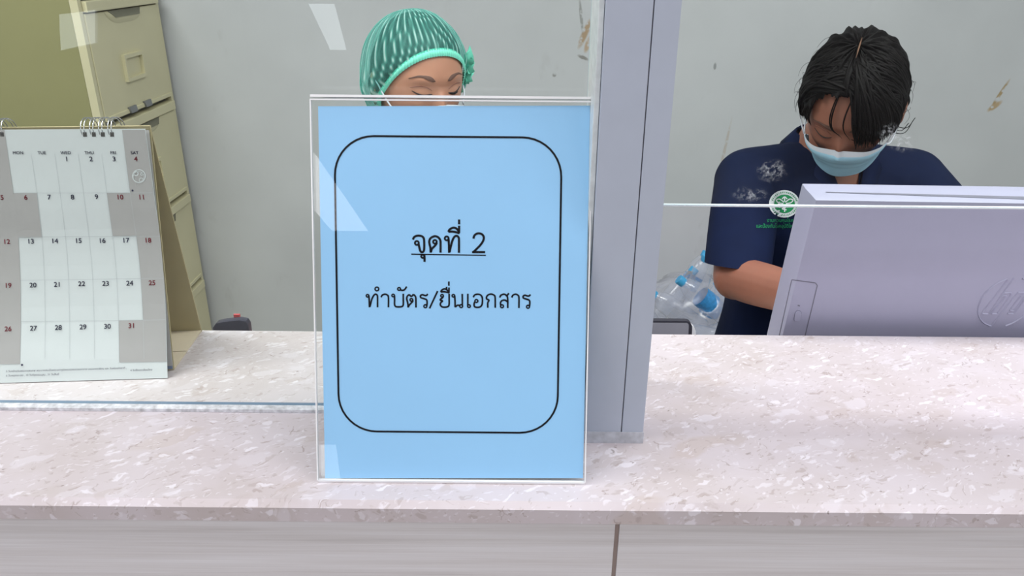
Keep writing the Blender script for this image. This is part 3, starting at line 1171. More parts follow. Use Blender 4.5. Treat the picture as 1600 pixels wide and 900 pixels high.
for k in range(4):
    z0, z1 = ZB[k] + 0.006, ztop[k]
    y0, y1 = CY0 + 0.020, CY1 - 0.020
    d = MB()
    zl = z1 - 0.030                     # lower line of the pull lip
    d.box((CX - 0.018, y0, z0), (CX + 0.003, y1, zl - 0.004))
    d.box((CX - 0.018, y0, zl), (CX + 0.012, y1, z1 - 0.004))
    d.box((CX - 0.018, y0, z0 - 0.0035), (CX + 0.006, y1, z0 + 0.008))
    dr = d.build('drawer', CAB, cab, bevel=0.0025)
    yc = (y0 + y1) / 2
    # scooped grip under the lip
    gp = MB()
    n = 14
    vs = []
    for j in range(n + 1):
        t = -1 + 2 * j / n
        yy = yc + t * 0.115
        depth = 0.034 * (1 - abs(t) ** 4)
        for kk in range(5):
            s_ = kk / 4
            vs.append((CX + 0.0034 + 0.0075 * math.sin(s_ * math.pi) * (1 - t ** 4), yy, zl - 0.004 - depth * s_))
    fs = [(j * 5 + kk, (j + 1) * 5 + kk, (j + 1) * 5 + kk + 1, j * 5 + kk + 1) for j in range(n) for kk in range(4)]
    gp.add(vs, fs)
    gp.build('grip', CAB_DARK if False else CAB, dr, smooth=True)
    sh = MB().slab([(CX + 0.0042, yc - 0.095, zl - 0.004), (CX + 0.0042, yc + 0.095, zl - 0.004), (CX + 0.0125, yc + 0.07, zl - 0.021), (CX + 0.0125, yc - 0.07, zl - 0.021)], Vector((0.0008, 0, 0.0003)))
    sh.build('grip_shade', CAB_DARK, dr)  # dark slab paints the shade inside the scoop
    # label holder frame
    lh = MB()
    zc = (z0 + zl) / 2 - 0.02
    lw, lhh, t = 0.058, 0.036, 0.010
    ly = yc - 0.006
    for a, b, c_, d_ in ((-lw, -lhh, lw, -lhh + t), (-lw, lhh - t, lw, lhh), (-lw, -lhh + t, -lw + t, lhh - t), (lw - t, -lhh + t, lw, lhh - t)):
        lh.box((CX + 0.003, ly + a, zc + b), (CX + 0.0125, ly + c_, zc + d_))
    lh.build('label_holder', CAB, dr)
    for yy in (yc - 0.06, yc + 0.035):
        MB().hexa([(CX + 0.0005, yy - 0.018, z0 - 0.0035), (CX + 0.0125, yy - 0.018, z0 - 0.0035), (CX + 0.0125, yy + 0.018, z0 - 0.0035), (CX + 0.0005, yy + 0.018, z0 - 0.0035),
                   (CX + 0.0005, yy - 0.022, z0 + 0.013), (CX + 0.0085, yy - 0.022, z0 + 0.013), (CX + 0.0085, yy + 0.022, z0 + 0.013), (CX + 0.0005, yy + 0.022, z0 + 0.013)]
                  ).build('latch', CAB_LATCH, dr)

# ------------------------------------------------------------------ desk behind the counter
desk = thing('desk', 'low work desk behind the stone counter under the grey monitor', 'desk', (0.2, 0.96, 0))
MB().box((-0.95, 0.79, 0.752), (1.6, 1.16, 0.778)).build('desk_top', DESK, desk, bevel=0.003)
for x in (-0.92, 1.55):
    MB().box((x, 0.80, 0), (x + 0.03, 1.15, 0.752)).build('leg', DESK, desk)
DZ = 0.778

# ------------------------------------------------------------------ monitor
mb_ = PX(1203, 522, 0.928)
mt_ = on_plane(1258, 294, mb_, Vector((1, 0, 0)))
UM = (mt_ - mb_).normalized()
XM = Vector((math.cos(math.radians(-1.2)), math.sin(math.radians(-1.2)), 0))
UM = (UM - XM * UM.dot(XM)).normalized()
NM = XM.cross(UM).normalized()
if NM.y > 0: NM = -NM                          # towards the photographer
MW, MH, MT = 0.556, 0.345, 0.034
mtl = mt_


def mp(a, b, o):                               # across from left edge, down from top, out towards the photographer
    return mtl + XM * a - UM * b + NM * o


foot = mp(MW / 2, MH, 0.0)
mon = thing('computer_monitor', 'light grey computer monitor seen from behind, with a round embossed logo', 'monitor',
            (foot.x, foot.y + 0.02, DZ))
hs = MB()
IN, TOPI = 0.0060, 0.0035
ring = lambda o, i, t: [mp(i, MH - i, o), mp(MW - i, MH - i, o), mp(MW - i, t, o), mp(i, t, o)]
r0, r1, r2 = ring(-0.012, 0.0, 0.0), ring(0.0, 0.0, 0.0), ring(MT * 0.62, IN, TOPI)
vv = r0 + r1 + r2
fs = [(0, 3, 2, 1), (8, 9, 10, 11)]
for b in (0, 4):
    for k in range(4):
        j = (k + 1) % 4
        fs.append((b + k, b + j, b + 4 + j, b + 4 + k))
hs.add(vv, fs)
housing = hs.build('back_housing', PLASTIC, mon, bevel=0.0022, smooth=True, auto=0.5)
MB().slab([mp(0.006, MH - 0.012, -0.0122), mp(MW - 0.006, MH - 0.012, -0.0122), mp(MW - 0.006, 0.006, -0.0122), mp(0.006, 0.006, -0.0122)], -NM * 0.002).build('screen', BLACKP, mon)
OF = MT * 0.62
# tapering vent slot along the top slope
sl = MB()


def top_slope(a, s, lift=0.0004):                # s: 0 at the far edge of the top slope, 1 at the rear face
    p, q_ = mp(a, 0.0, 0.0), mp(a, TOPI, OF)
    nrm = XM.cross(q_ - p).normalized()
    if nrm.z < 0: nrm = -nrm
    return p + (q_ - p) * s + nrm * lift


sl.add([top_slope(0.020, 0.30), top_slope(MW * 0.5, 0.50), top_slope(MW * 0.5, 0.78), top_slope(0.020, 0.36)], [(0, 1, 2, 3)])
sl.add([top_slope(MW - 0.02, 0.30), top_slope(MW * 0.5, 0.50), top_slope(MW * 0.5, 0.78), top_slope(MW - 0.02, 0.36)], [(0, 1, 2, 3)])
sl.build('vent_slot', PLASTIC_D, housing)
MPN = NM
MP0 = mp(0, 0, OF)


def on_mon(x, y, off=0.0):
    return on_plane(x, y, MP0, MPN) + MPN * off


# drive door outline with eject button, lower left of the rear
dl = MB()
for a, b in (((1237, 437), (1274, 442)), ((1237, 437), (1214, 540)), ((1277, 446), (1254, 540)), ((1274, 442), (1277, 446))):
    v, f = ribbon2([a, b], 1.4)
    dl.add([on_mon(p[0], p[1], 0.00025) for p in v], f)
dl.build('drive_door_seam', PLASTIC_D, housing)
bt = MB()
P2 = [(1245.5, 485), (1250.5, 486), (1252, 489), (1250, 499), (1247, 502), (1241.5, 501), (1240.5, 498), (1242.5, 488)]
bt.slab([on_mon(x, y, 0.0001) for x, y in P2], MPN * 0.0012)
bt.build('eject_button', PLASTIC, housing, bevel=0.0003)
v, f = ribbon2([P2[i % 8] for i in range(9)], 0.9)
MB().add([on_mon(p[0], p[1], 0.00028) for p in v], f).build('button_seam', PLASTIC_D, housing)
MB().add([on_mon(x, y, 0.0004) for x, y in ((1246.5, 476), (1250, 477), (1249.5, 478.6), (1246, 477.6))], [(0, 1, 2, 3)]).build('status_light', PLASTIC_D, housing)


# embossed logo: raised ridges on the rear face
def LG(px, py):
    return 1480 + px / 6.925, 400 + py / 6.925


lc = on_mon(*LG(720, 500))
ex = on_mon(*LG(821, 500)) - lc
lg_u = UM
R_ = 0.0335


def ridge(mb, pts, w=0.0010, hgt=0.0011):
    v, f = [], []
    P = [Vector(p) for p in pts]
    for i in range(len(P)):
        t = (P[min(i + 1, len(P) - 1)] - P[max(i - 1, 0)]).normalized()
        s = t.cross(MPN).normalized()
        v += [P[i] - s * w, P[i] + MPN * hgt, P[i] + s * w]
    for i in range(len(P) - 1):
        f += [(3 * i, 3 * i + 1, 3 * i + 4, 3 * i + 3), (3 * i + 1, 3 * i + 2, 3 * i + 5, 3 * i + 4)]
    mb.add(v, f)


lo = MB()
# circle through the traced left half, completed on the right
cpts = [LG(*p) for p in ((650, 245), (560, 285), (470, 345), (400, 415), (355, 495), (333, 575), (340, 650), (380, 710), (430, 742), (475, 757))]
cl = [on_mon(*p, 0.0001) for p in cpts]
ctr = on_mon(*LG(640, 505), 0.0001)
ridge(lo, [Vector(p) for p in spline(cl, 4)])
cr = [ctr + (ctr - p) for p in cl]
ridge(lo, [Vector(p) for p in spline(cr, 4)])
for ln in ([(650, 262), (520, 430), (375, 620)], [(720, 240), (640, 350), (455, 620)],
           [(590, 430), (640, 430)], [(630, 440), (480, 620)], [(375, 625), (440, 625)], [(480, 625), (540, 625)],
           [(612, 396), (672, 394), (690, 404), (680, 430), (545, 618)],
           [(475, 757), (620, 575), (765, 392)], [(765, 392), (850, 394), (868, 410), (855, 450), (740, 600), (715, 622), (650, 622)],
           [(675, 588), (722, 590), (830, 450)], [(830, 428), (795, 428), (690, 570)]):
    q = [on_mon(*LG(*p), 0.0001) for p in ln]
    ridge(lo, q)
lo.build('embossed_logo', PLASTIC, housing)
stn = MB()
sb_ = mp(MW / 2, MH - 0.05, -0.01)
stn.box((foot.x - 0.09, foot.y + 0.0, DZ), (foot.x + 0.09, foot.y + 0.105, DZ + 0.008))
stn.hexa([(foot.x - 0.04, foot.y + 0.06, DZ + 0.008), (foot.x + 0.04, foot.y + 0.06, DZ + 0.008), (foot.x + 0.04, foot.y + 0.075, DZ + 0.008), (foot.x - 0.04, foot.y + 0.075, DZ + 0.008),
          (foot.x - 0.04, foot.y + 0.012, DZ + 0.12), (foot.x + 0.04, foot.y + 0.012, DZ + 0.12), (foot.x + 0.04, foot.y + 0.027, DZ + 0.12), (foot.x - 0.04, foot.y + 0.027, DZ + 0.12)])
stn.build('stand', PLASTIC, mon)

# ------------------------------------------------------------------ small devices just over the counter edge
tb = thing('tablet', 'dark framed grey tablet screen showing over the counter edge right of the white post', 'tablet', (0.17, 0.86, DZ))
yt = 0.83
tR = PX(1083, 504, 0.87)
tx0, tx1, tz1 = 0.095, PX(1082, 504, 0.905).x, PX(1060, 501.5, 0.905).z
ty = PX(1060, 502, 0.905).y


def rslab(x0, x1, z0, z1, y, th, r, tilt=0.25):
    pts = rrect(x0, z0, x1, z1, r, 6)
    return [Vector((x, y + (tz1 - z) * -tilt, z)) for x, z in pts], Vector((0, th, 0))


ZT0 = DZ + 0.004
p_, o_ = rslab(tx0, tx1, ZT0, tz1, ty, 0.007, 0.008)
MB().slab(p_, o_).build('case', BLACKP, tb)
p_, o_ = rslab(tx0 + 0.003, tx1 - 0.0042, ZT0 + 0.006, tz1 - 0.0022, ty - 0.0004, 0.0003, 0.003)
MB().slab(p_, o_).build('screen', SCREEN, tb)
p_, o_ = rslab(tx0, tx1 + 0.0065, ZT0, tz1 - 0.006, ty + 0.0075, 0.006, 0.012)
MB().slab(p_, o_).build('back_cover', WHITEP, tb)

dv = thing('card_terminal', 'black rounded device whose top shows over the counter edge beside the calendar', 'card terminal', (-0.345, 0.93, DZ))
pa, pb_ = PX(326, 522, 1.0), PX(387.5, 500, 1.0)
prof = [(pa.x - 0.002, DZ), (pb_.x, DZ), (pb_.x - 0.0005, pb_.z - 0.008), (pb_.x - 0.003, pb_.z - 0.002), (pb_.x - 0.012, pb_.z - 0.0003), (pa.x + 0.018, pb_.z - 0.003),
        (pa.x + 0.008, pb_.z - 0.0055), (pa.x + 0.003, pb_.z - 0.012)]
MB().slab([Vector((x, pb_.y, z)) for x, z in prof], Vector((0, 0.012, 0))).build('housing', pm('slate_plastic', (62, 62, 76), 0.35), dv, bevel=0.003, smooth=True, auto=0.6)
MB().box((pa.x + 0.01, pb_.y - 0.0012, DZ + 0.02), (pb_.x - 0.008, pb_.y - 0.0001, DZ + 0.10)).build('keypad', BLACKP, dv)
MB().box((pa.x + 0.028, pb_.y + 0.0125, DZ), (pa.x + 0.036, pb_.y + 0.0155, pb_.z + 0.0015)).build('red_tab', pm('red_plastic', (206, 92, 96), 0.4), dv)

# ------------------------------------------------------------------ bag of empty water bottles by the wall
def lathe(prof, n=20):
    v, f = [], []
    for r, z in prof:
        for k in range(n):
            a = 2 * math.pi * k / n
            v.append((r * math.cos(a), r * math.sin(a), z))
    for i in range(len(prof) - 1):
        for k in range(n):
            f.append((i * n + k, i * n + (k + 1) % n, (i + 1) * n + (k + 1) % n, (i + 1) * n + k))
    return v, f


def make_bottle(with_label):
    r = bpy.data.objects.new('water_bottle', None)
    COL.objects.link(r)
    v, f = lathe([(0.0, -0.105), (0.024, -0.107), (0.031, -0.100), (0.032, -0.08), (0.0305, -0.07), (0.032, -0.06), (0.0305, -0.05), (0.032, -0.04), (0.032, 0.02),
                  (0.0305, 0.03), (0.032, 0.04), (0.029, 0.062), (0.02, 0.082), (0.0125, 0.092), (0.0125, 0.10)])
    MB().add(v, f).build('body', BOTTLE, r, smooth=True)
    v, f = lathe([(0.0148, 0.086), (0.0152, 0.104), (0.0138, 0.1075), (0.0, 0.108)])
    MB().add(v, f).build('cap', CAPBLUE, r, smooth=True, auto=0.6)
    if with_label:
        v, f = lathe([(0.0325, -0.03), (0.0325, 0.018)])
        MB().add(v, f).build('label', LABELBLUE, r, smooth=True)
    return r


def copy_tree(o):
    c = o.copy()
    COL.objects.link(c)
    for ch in list(o.children):
        d = ch.copy()
        COL.objects.link(d)
        d.parent = c
    return c


# (picture point of the middle, depth, direction of the neck, lean towards the viewer, has a paper label)
spots = [((1083, 440), 2.52, (0.45, 0.88), 0.15, 1), ((1101, 452), 2.40, (0.10, 0.95), 0.7, 0),
         ((1096, 472), 2.36, (-0.75, 0.55), 0.2, 1), ((1062, 470), 2.50, (0.6, 0.75), 0.1, 0),
         ((1112, 490), 2.38, (0.35, 0.9), 0.5, 1), ((1068, 500), 2.40, (-0.75, 0.5), 0.2, 0), ((1100, 515), 2.34, (-0.9, 0.2), 0.1, 0),
         ((1140, 488), 2.46, (-0.4, 0.9), 0.1, 0), ((1040, 505), 2.48, (-0.5, 0.8), 0.1, 0), ((1138, 525), 2.40, (0.9, 0.3), 0.2, 0)]
bag_c = PX(1088, 500, 2.42)
cent = [PX(*q[0], q[1]) for q in spots]
dirs = [(RT * q[2][0] + UP * q[2][1] - _f * q[3]).normalized() for q in spots]
for xi, zi in ((-0.14, 0.034), (-0.07, 0.034), (0.0, 0.034), (0.07, 0.034), (0.14, 0.034), (-0.105, 0.097), (-0.035, 0.097), (0.035, 0.097), (0.105, 0.097), (-0.07, 0.16), (0.0, 0.16), (0.07, 0.16), (-0.03, 0.222), (0.05, 0.222)):
    cent.append(Vector((bag_c.x + xi, bag_c.y, zi)))
    dirs.append(Vector((0, -1, 0)))
NVIS = len(spots)


def seg_gap(p, d, q, e, hl):
    """closest points of two short segments"""
    best = None
    for i in range(9):
        a = p + d * (hl * (i / 4 - 1))
        t = max(-hl, min(hl, (a - q).dot(e)))
        b = q + e * t
        if best is None or (a - b).length < best[0]:
            best = ((a - b).length, a - b)
    return best


for it in range(160):
    for i in range(NVIS):
        for j in range(len(cent)):
            if i == j: continue
            gp_, dv_ = seg_gap(cent[i], dirs[i], cent[j], dirs[j], 0.078)
            if gp_ < 0.067:
                mv = dv_.normalized() if gp_ > 1e-5 else Vector((0, 0, 1))
                mv = (mv * (0.067 - gp_) * 0.5)
                if j < NVIS:
                    cent[i] += mv * 0.5
                    cent[j] -= mv * 0.5
                else:
                    cent[i] += mv
        cent[i].y = min(cent[i].y, YB - 0.12)
protos = [make_bottle(False), make_bottle(True)]
used = [False, False]
for i, (p_, d_) in enumerate(zip(cent, dirs)):
    k = spots[i][4] if i < NVIS else 0
    o = protos[k] if not used[k] else copy_tree(protos[k])
    used[k] = True
    o.location = p_
    o.rotation_euler = d_.to_track_quat('Z', 'Y').to_euler()
    if k:
        tag(o, 'clear plastic water bottle with blue cap and blue label in the heap behind the post', 'bottle', 'labelled water bottles in the clear bag')
    else:
        tag(o, 'clear plastic water bottle with blue cap and no label in the heap behind the post', 'bottle', 'plain water bottles in the clear bag')
bagm = MB()
n1, n2 = 40, 22
bv = []
topz = PX(1090, 428, 2.42).z
for i in range(n2 + 1):
    t = i / n2
    z = 0.004 + topz * t
    rad = 0.205 * (min(1.0, 1.45 - 0.75 * t) if t < 0.92 else (0.76 - (t - 0.92) * 6.0))
    rad *= min(1, 0.75 + t * 2)
    for k in range(n1):
        a = 2 * math.pi * k / n1
        wv = 1 + 0.05 * math.sin(5 * a + 7 * t) + 0.05 * math.sin(9 * a - 13 * t) + 0.03 * rng.standard_normal()
        bv.append((bag_c.x + rad * wv * math.cos(a) * 0.95, min(bag_c.y + 0.02 + rad * wv * math.sin(a) * 0.72, YB - 0.01), z + 0.01 * rng.standard_normal() * (0.1 < t < 0.98)))
bf = [(i * n1 + k, i * n1 + (k + 1) % n1, (i + 1) * n1 + (k + 1) % n1, (i + 1) * n1 + k) for i in range(n2) for k in range(n1)]
bagm.add(bv, bf)
bag = bagm.build('plastic_bag', BAG, smooth=True)
tag(bag, 'crumpled clear plastic bag full of empty bottles against the wall', 'bag')

# ------------------------------------------------------------------ people
def head_geo(nu=200, nv=150):
    """head in its own frame: face towards -y, z up, origin level with the eyes"""
    th = np.linspace(0.01, math.pi - 0.01, nv)
    ph = np.linspace(0, 2 * math.pi, nu, endpoint=False)
    T, Pp = np.meshgrid(th, ph, indexing='ij')
    nx, ny, nz = np.sin(T) * np.cos(Pp), np.sin(T) * np.sin(Pp), np.cos(T)
    x = 0.0735 * np.sign(nx) * np.abs(nx) ** 0.93
    y = np.where(ny < 0, 0.090, 0.100) * np.sign(ny) * np.abs(ny) ** 0.95
    z = np.where(nz > 0, 0.105, 0.117) * nz
    t = np.clip(-z / 0.117, 0, 1)
    x = x * (1 - 0.30 * t ** 1.7)
    back = ny > 0
    y = np.where(back, y * (1 - 0.5 * t ** 1.2), y)
    fr = np.clip(-ny, 0, 1)
    s = np.clip((t - 0.45) / 0.5, 0, 1)
    s = s * s * (3 - 2 * s)
    y = y - 0.030 * s * np.sqrt(fr) * np.exp(-(x / 0.038) ** 2)
    G = lambda cx, cz, sx, sz: np.exp(-((np.abs(x) - cx) / sx) ** 2 - ((z - cz) / sz) ** 2) * (ny < 0.1)
    G0 = lambda cz, sx, sz: np.exp(-(x / sx) ** 2 - ((z - cz) / sz) ** 2) * (ny < 0.1)
    d = np.zeros_like(x)
    d += -0.008 * G(0.031, -0.002, 0.017, 0.014)               # sockets
    d += 0.0065 * G(0.031, -0.003, 0.0125, 0.0095)             # lidded eyeballs
    d += 0.003 * G(0.030, 0.020, 0.022, 0.008)                 # brow
    d += 0.003 * G(0.042, -0.030, 0.020, 0.018)                # cheeks
    d += -0.003 * G0(0.004, 0.010, 0.010)                      # nose root
    for cz, amp, sx, sz in ((-0.010, 0.006, 0.009, 0.012), (-0.024, 0.010, 0.010, 0.012), (-0.036, 0.015, 0.012, 0.010)):
        d += amp * G0(cz, sx, sz)
    d += 0.007 * G(0.012, -0.040, 0.008, 0.007)                # nostril wings
    d += 0.006 * G0(-0.062, 0.022, 0.006) + 0.006 * G0(-0.074, 0.018, 0.006)   # lips
    d += -0.002 * G0(-0.068, 0.024, 0.002)
    d += 0.004 * G0(-0.098, 0.020, 0.012)
    y = y - d
    v = np.stack([x, y, z], -1).reshape(-1, 3)
    f = []
    for i in range(nv - 1):
        for k in range(nu):
            f.append((i * nu + k, i * nu + (k + 1) % nu, (i + 1) * nu + (k + 1) % nu, (i + 1) * nu + k))
    f.append(tuple(range(nu - 1, -1, -1)))
    f.append(tuple(range((nv - 1) * nu, nv * nu)))
    return [Vector(p) for p in v], f


HV, HF = head_geo()
HBVH = BVHTree.FromPolygons(HV, HF)


def on_face(x, z, off=0.0008):
    h = HBVH.ray_cast(Vector((x, -0.3, z)), Vector((0, 1, 0)))
    return h[0] + Vector((0, -off, 0))


def radial(dv, off=0.0):
    """point on the head surface along a direction"""
    dv = dv.normalized()
    h = HBVH.ray_cast(dv * 0.5, -dv)
    return (h[0] if h[0] is not None else dv * 0.1) + dv * off


def ear(side):
    R = Matrix.Rotation(side * 0.35, 3, 'Z')
    return [blob((side * 0.0765, 0.008, -0.018), (0.006, 0.017, 0.031), 10, R),
            blob((side * 0.080, 0.014, -0.012), (0.005, 0.013, 0.022), 10, R)]


def hand(wrist, d, up, side, curl=0.5, scale=0.95):
    """palm, four fingers and a thumb as closed tubes; d points along the fingers, up out of the back of the hand"""
    d = Vector(d).normalized()
    up = Vector(up)
    up = (up - d * up.dot(d)).normalized()
    l = d.cross(up).normalized() * side            # towards the thumb
    W_ = lambda a, b, c: Vector(wrist) + (d * a + l * b + up * c) * scale
    parts = [loft([(W_(-0.01, 0, 0), l * 0.024, up * 0.018), (W_(0.03, 0.002, 0.002), l * 0.034, up * 0.0155), (W_(0.065, 0, 0.004), l * 0.040, up * 0.0135),
                   (W_(0.088, -0.001, 0.002), l * 0.039, up * 0.010)], 20, 4)]
    for b, ln, a0 in ((0.029, 0.068, 0.082), (0.0098, 0.076, 0.088), (-0.0098, 0.070, 0.085), (-0.029, 0.055, 0.076)):
        pts, rad = [W_(a0 - 0.018, b * 0.95, 0.002)], [0.0086]
        ang, p = 0.12, W_(a0, b, 0.002)
        pts.append(p); rad.append(0.0082)
        for k, fr in enumerate((0.44, 0.31, 0.25)):
            ang += curl * (0.55, 0.8, 0.55)[k]
            dd = d * math.cos(ang) - up * math.sin(ang) + l * (b * 1.6)
            p = p + dd.normalized() * ln * fr * scale
            pts.append(p); rad.append((0.0078, 0.0071, 0.0058)[k])
        parts.append(limb(pts, rad, 12, 3))
    pts = [W_(0.012, 0.020, -0.004), W_(0.036, 0.044, -0.012), W_(0.060, 0.058, -0.020), W_(0.083, 0.062, -0.026)]
    parts.append(limb(pts, [0.0125, 0.0105, 0.0092, 0.0070], 12, 3))
    return parts


def place(parts, Mx):
    return [([Mx @ p for p in v], f) for v, f in parts]


class Person:
    def __init__(self, label, head_loc, yaw, pitch, roll, skin, neck, spine, sh, el, wr, hands, hips):
        self.M = Matrix.Translation(head_loc) @ (Matrix.Rotation(yaw, 4, 'Z') @ Matrix.Rotation(pitch, 4, 'X') @ Matrix.Rotation(roll, 4, 'Y'))
        self.skin = skin
        parts = place([(HV, HF)] + ear(-1) + ear(1), self.M)
        parts.append(limb([neck, self.M @ Vector((0, 0.028, -0.07)), self.M @ Vector((0, 0.02, -0.02))], [0.056, 0.052, 0.05], 20))
        parts.append(loft([(c, Vector(a), Vector(b)) for c, a, b in spine], 28))
        for s in (0, 1):
            parts.append(limb([neck - Vector((0, 0, 0.03)), (Vector(neck) + Vector(sh[s])) / 2 - Vector((0, 0, 0.02)), sh[s]], [0.05, 0.052, 0.05], 16))
            parts.append(limb([sh[s], (Vector(sh[s]) * 0.55 + Vector(el[s]) * 0.45), el[s]], [0.052, 0.047, 0.040], 18))
            mid = Vector(el[s]) * 0.68 + Vector(wr[s]) * 0.32
            parts.append(limb([el[s], mid, wr[s]], [0.038, 0.0375, 0.0255], 18))
            parts += hand(wr[s], *hands[s])
            h, k, a, t = hips[s]
            parts.append(limb([h, (Vector(h) + Vector(k)) / 2, k], [0.085, 0.076, 0.054], 18))
            parts.append(limb([k, Vector(k) * 0.65 + Vector(a) * 0.35, a], [0.052, 0.051, 0.034], 18))
            parts.append(limb([a, (Vector(a) + Vector(t)) / 2, t], [0.036, 0.036, 0.028], 14))
        v, f = fuse(parts, 0.0027, 5)
        mb = MB().add(v, f)
        self.o = mb.build('person', skin, smooth=True, origin=(neck[0], neck[1], 0))
        tag(self.o, label, 'person')

    def W(self, p): return self.M @ Vector(p)

    def part(self, mb, name, mat, parent=None, **kw):
        return mb.build(name, mat, parent or self.o, **kw)

    def face_line(self, mb, pts, r, off=0.0006, n=6):
        q = spline(pts, 6)
        P = [self.W(on_face(a[0], a[1], off)) for a in q]
        m = len(P)
        rr = [r * (0.35 + 0.65 * math.sin(math.pi * (i + 0.3) / (m - 0.4 + 0.001)) ** 0.6) for i in range(m)]
        mb.tube(P, rr, n)

    def brow(self, side, pts, wd):
        """a tapering patch of brow hair lying on the skin"""
        q = spline(pts, 6)
        m = len(q)
        vs = []
        for i, a in enumerate(q):
            t = i / (m - 1)
            hw = wd * min(1.0, 0.3 + 5 * t) * (0.55 + 0.45 * math.sin(math.pi * min(1, t * 1.5 + 0.25))) * (1 - 0.75 * max(0, t - 0.45) / 0.55) / 2
            for s in (-1, 0, 1):
                vs.append(self.W(on_face(side * a[0], a[1] + s * hw, 0.0005 if s else 0.0016)))
        fs = []
        for i in range(m - 1):
            for s in (0, 1):
                fs.append((3 * i + s, 3 * i + s + 1, 3 * i + 4 + s, 3 * i + 3 + s))
        self.part(MB().add(vs, fs), 'eyebrow', BROW, smooth=True)

    def mask(self, low=-0.104):
        nu, nv = 48, 26
        v = []
        for j in range(nv + 1):
            t = j / nv
            for i in range(nu + 1):
                u = -1 + 2 * i / nu
                au = abs(u)
                x = 0.0675 * math.sin(u * 1.22) / math.sin(1.22) * (1 - 0.10 * (t - 0.3) * (t > 0.3))
                ztop = -0.018 - 0.016 * min(1, au * 1.25) ** 1.3 - 0.004 * au ** 4
                zbot = low + 0.044 * au ** 2.2
                z = ztop + (zbot - ztop) * t
                hp = HBVH.ray_cast(Vector((max(-0.066, min(0.066, x)) * 0.97, -0.3, max(z, -0.100))), Vector((0, 1, 0)))
                ys = hp[0].y if hp[0] is not None else -0.02
                # stretched sheet standing off the face around the nose and chin
                tent = -(0.094 + 0.014 * math.exp(-((t - 0.22) / 0.25) ** 2)) * math.cos(u * 1.12) ** 0.85 + 0.012 * t
                y = min(ys - 0.003, tent) if au < 0.9 else min(ys - 0.002, tent * 0.99)
                pl = 0.0012 * (math.sin(t * math.pi * 7.0) > 0.55) * (1 - au ** 2) if 0.15 < t < 0.85 else 0
                wr = 0.0012 * math.sin(9 * u + 6 * t) * math.sin(5 * t - 3 * u)
                v.append(self.W((x, y - pl - wr, z)))
        f, mi = [], []
        for j in range(nv):
            for i in range(nu):
                f.append((j * (nu + 1) + i, j * (nu + 1) + i + 1, (j + 1) * (nu + 1) + i + 1, (j + 1) * (nu + 1) + i))
        mb = MB()
        nb = 3 * nu
        mb.add(v, f[nb:], 0)
        mb.f += f[:nb]
        mb.mi += [1] * nb
        o = self.part(mb, 'face_mask', [MASK, MASK_W], smooth=True)
        for s in (-1, 1):
            i = 0 if s < 0 else nu
            a, b = v[i + 2 * (nu + 1)], v[i + (nv - 2) * (nu + 1)]
            e = [a, self.W((s * 0.0765, -0.035, -0.022)), self.W((s * 0.081, -0.008, -0.002)), self.W((s * 0.080, 0.016, 0.006)), self.W((s * 0.081, 0.026, -0.018)),
                 self.W((s * 0.078, 0.012, -0.045)), self.W((s * 0.072, -0.025, -0.062)), b]
            q = [Vector(p) for p in spline(e, 5)]
            self.part(MB().tube(q, 0.0014, 6), 'ear_loop', MASK_W, o, smooth=True)
        return o


def garment(person, name, mat, parts, voxel=0.006, it=6, cuts=()):
    """cuts: (planes, test); the mesh is sliced along the planes and what passes the test is removed"""
    v, f = fuse(parts, voxel, it)
    bm = bmesh.new()
    bv_ = [bm.verts.new(p) for p in v]
    for q in f:
        bm.faces.new([bv_[i] for i in q])
    for planes, test in cuts:
        for co, no in planes:
            bmesh.ops.bisect_plane(bm, geom=bm.verts[:] + bm.edges[:] + bm.faces[:], plane_co=co, plane_no=no, dist=1e-5)
        bmesh.ops.delete(bm, geom=[q for q in bm.faces if test(q.calc_center_median())], context='FACES')
    bm.verts.index_update()
    v = [x.co.copy() for x in bm.verts]
    f = [tuple(x.index for x in q.verts) for q in bm.faces]
    bm.free()
    return person.part(MB().add(v, f), name, mat, smooth=True)


V3 = Vector
# ---- the woman in navy on the right
R_eye = PX(1315, 213, 1.29)
R_pitch = math.radians(35)
R_yaw = math.radians(-29)
R_c = R_eye - (Matrix.Rotation(R_yaw, 3, 'Z') @ Matrix.Rotation(R_pitch, 3, 'X')) @ V3((0, -0.085, 0))
R_neck = V3((0.597, 1.455, 1.035))
ex_, ey_ = V3((1, 0.10, 0)).normalized(), V3((-0.10, 1, 0)).normalized()
R_sp = [(V3((0.63, 1.53, 0.44)), ex_ * 0.17, ey_ * 0.12), (V3((0.63, 1.52, 0.55)), ex_ * 0.165, ey_ * 0.115), (V3((0.62, 1.50, 0.70)), ex_ * 0.145, ey_ * 0.10),
        (V3((0.61, 1.47, 0.86)), ex_ * 0.172, ey_ * 0.110), (V3((0.605, 1.462, 0.955)), ex_ * 0.160, ey_ * 0.088), (V3((0.60, 1.46, 1.02)), ex_ * 0.075, ey_ * 0.055)]
R_sh = [V3((0.452, 1.44, 0.968)), V3((0.775, 1.46, 0.965))]
R_el = [PX(1150, 434, 1.36), V3((0.82, 1.25, 0.87))]
R_wr = [PX(1318, 480, 1.13), V3((0.69, 1.10, 0.86))]
seatz = 0.44
right = Person('woman in navy polo shirt and blue mask, looking down behind the monitor', R_c, R_yaw, R_pitch, 0.0, SKIN_R, R_neck, R_sp, R_sh, R_el, R_wr,
               [((0.75, -0.45, -0.40), (0, 0.1, 1), -1, 0.45), ((-0.6, -0.6, -0.22), (0, 0.1, 1), 1, 0.45)],
               [(V3((0.56, 1.50, 0.47)), V3((0.53, 1.19, 0.50)), V3((0.53, 1.24, 0.075)), V3((0.53, 1.10, 0.035))),
                (V3((0.70, 1.51, 0.47)), V3((0.71, 1.19, 0.50)), V3((0.71, 1.24, 0.075)), V3((0.71, 1.10, 0.035)))])
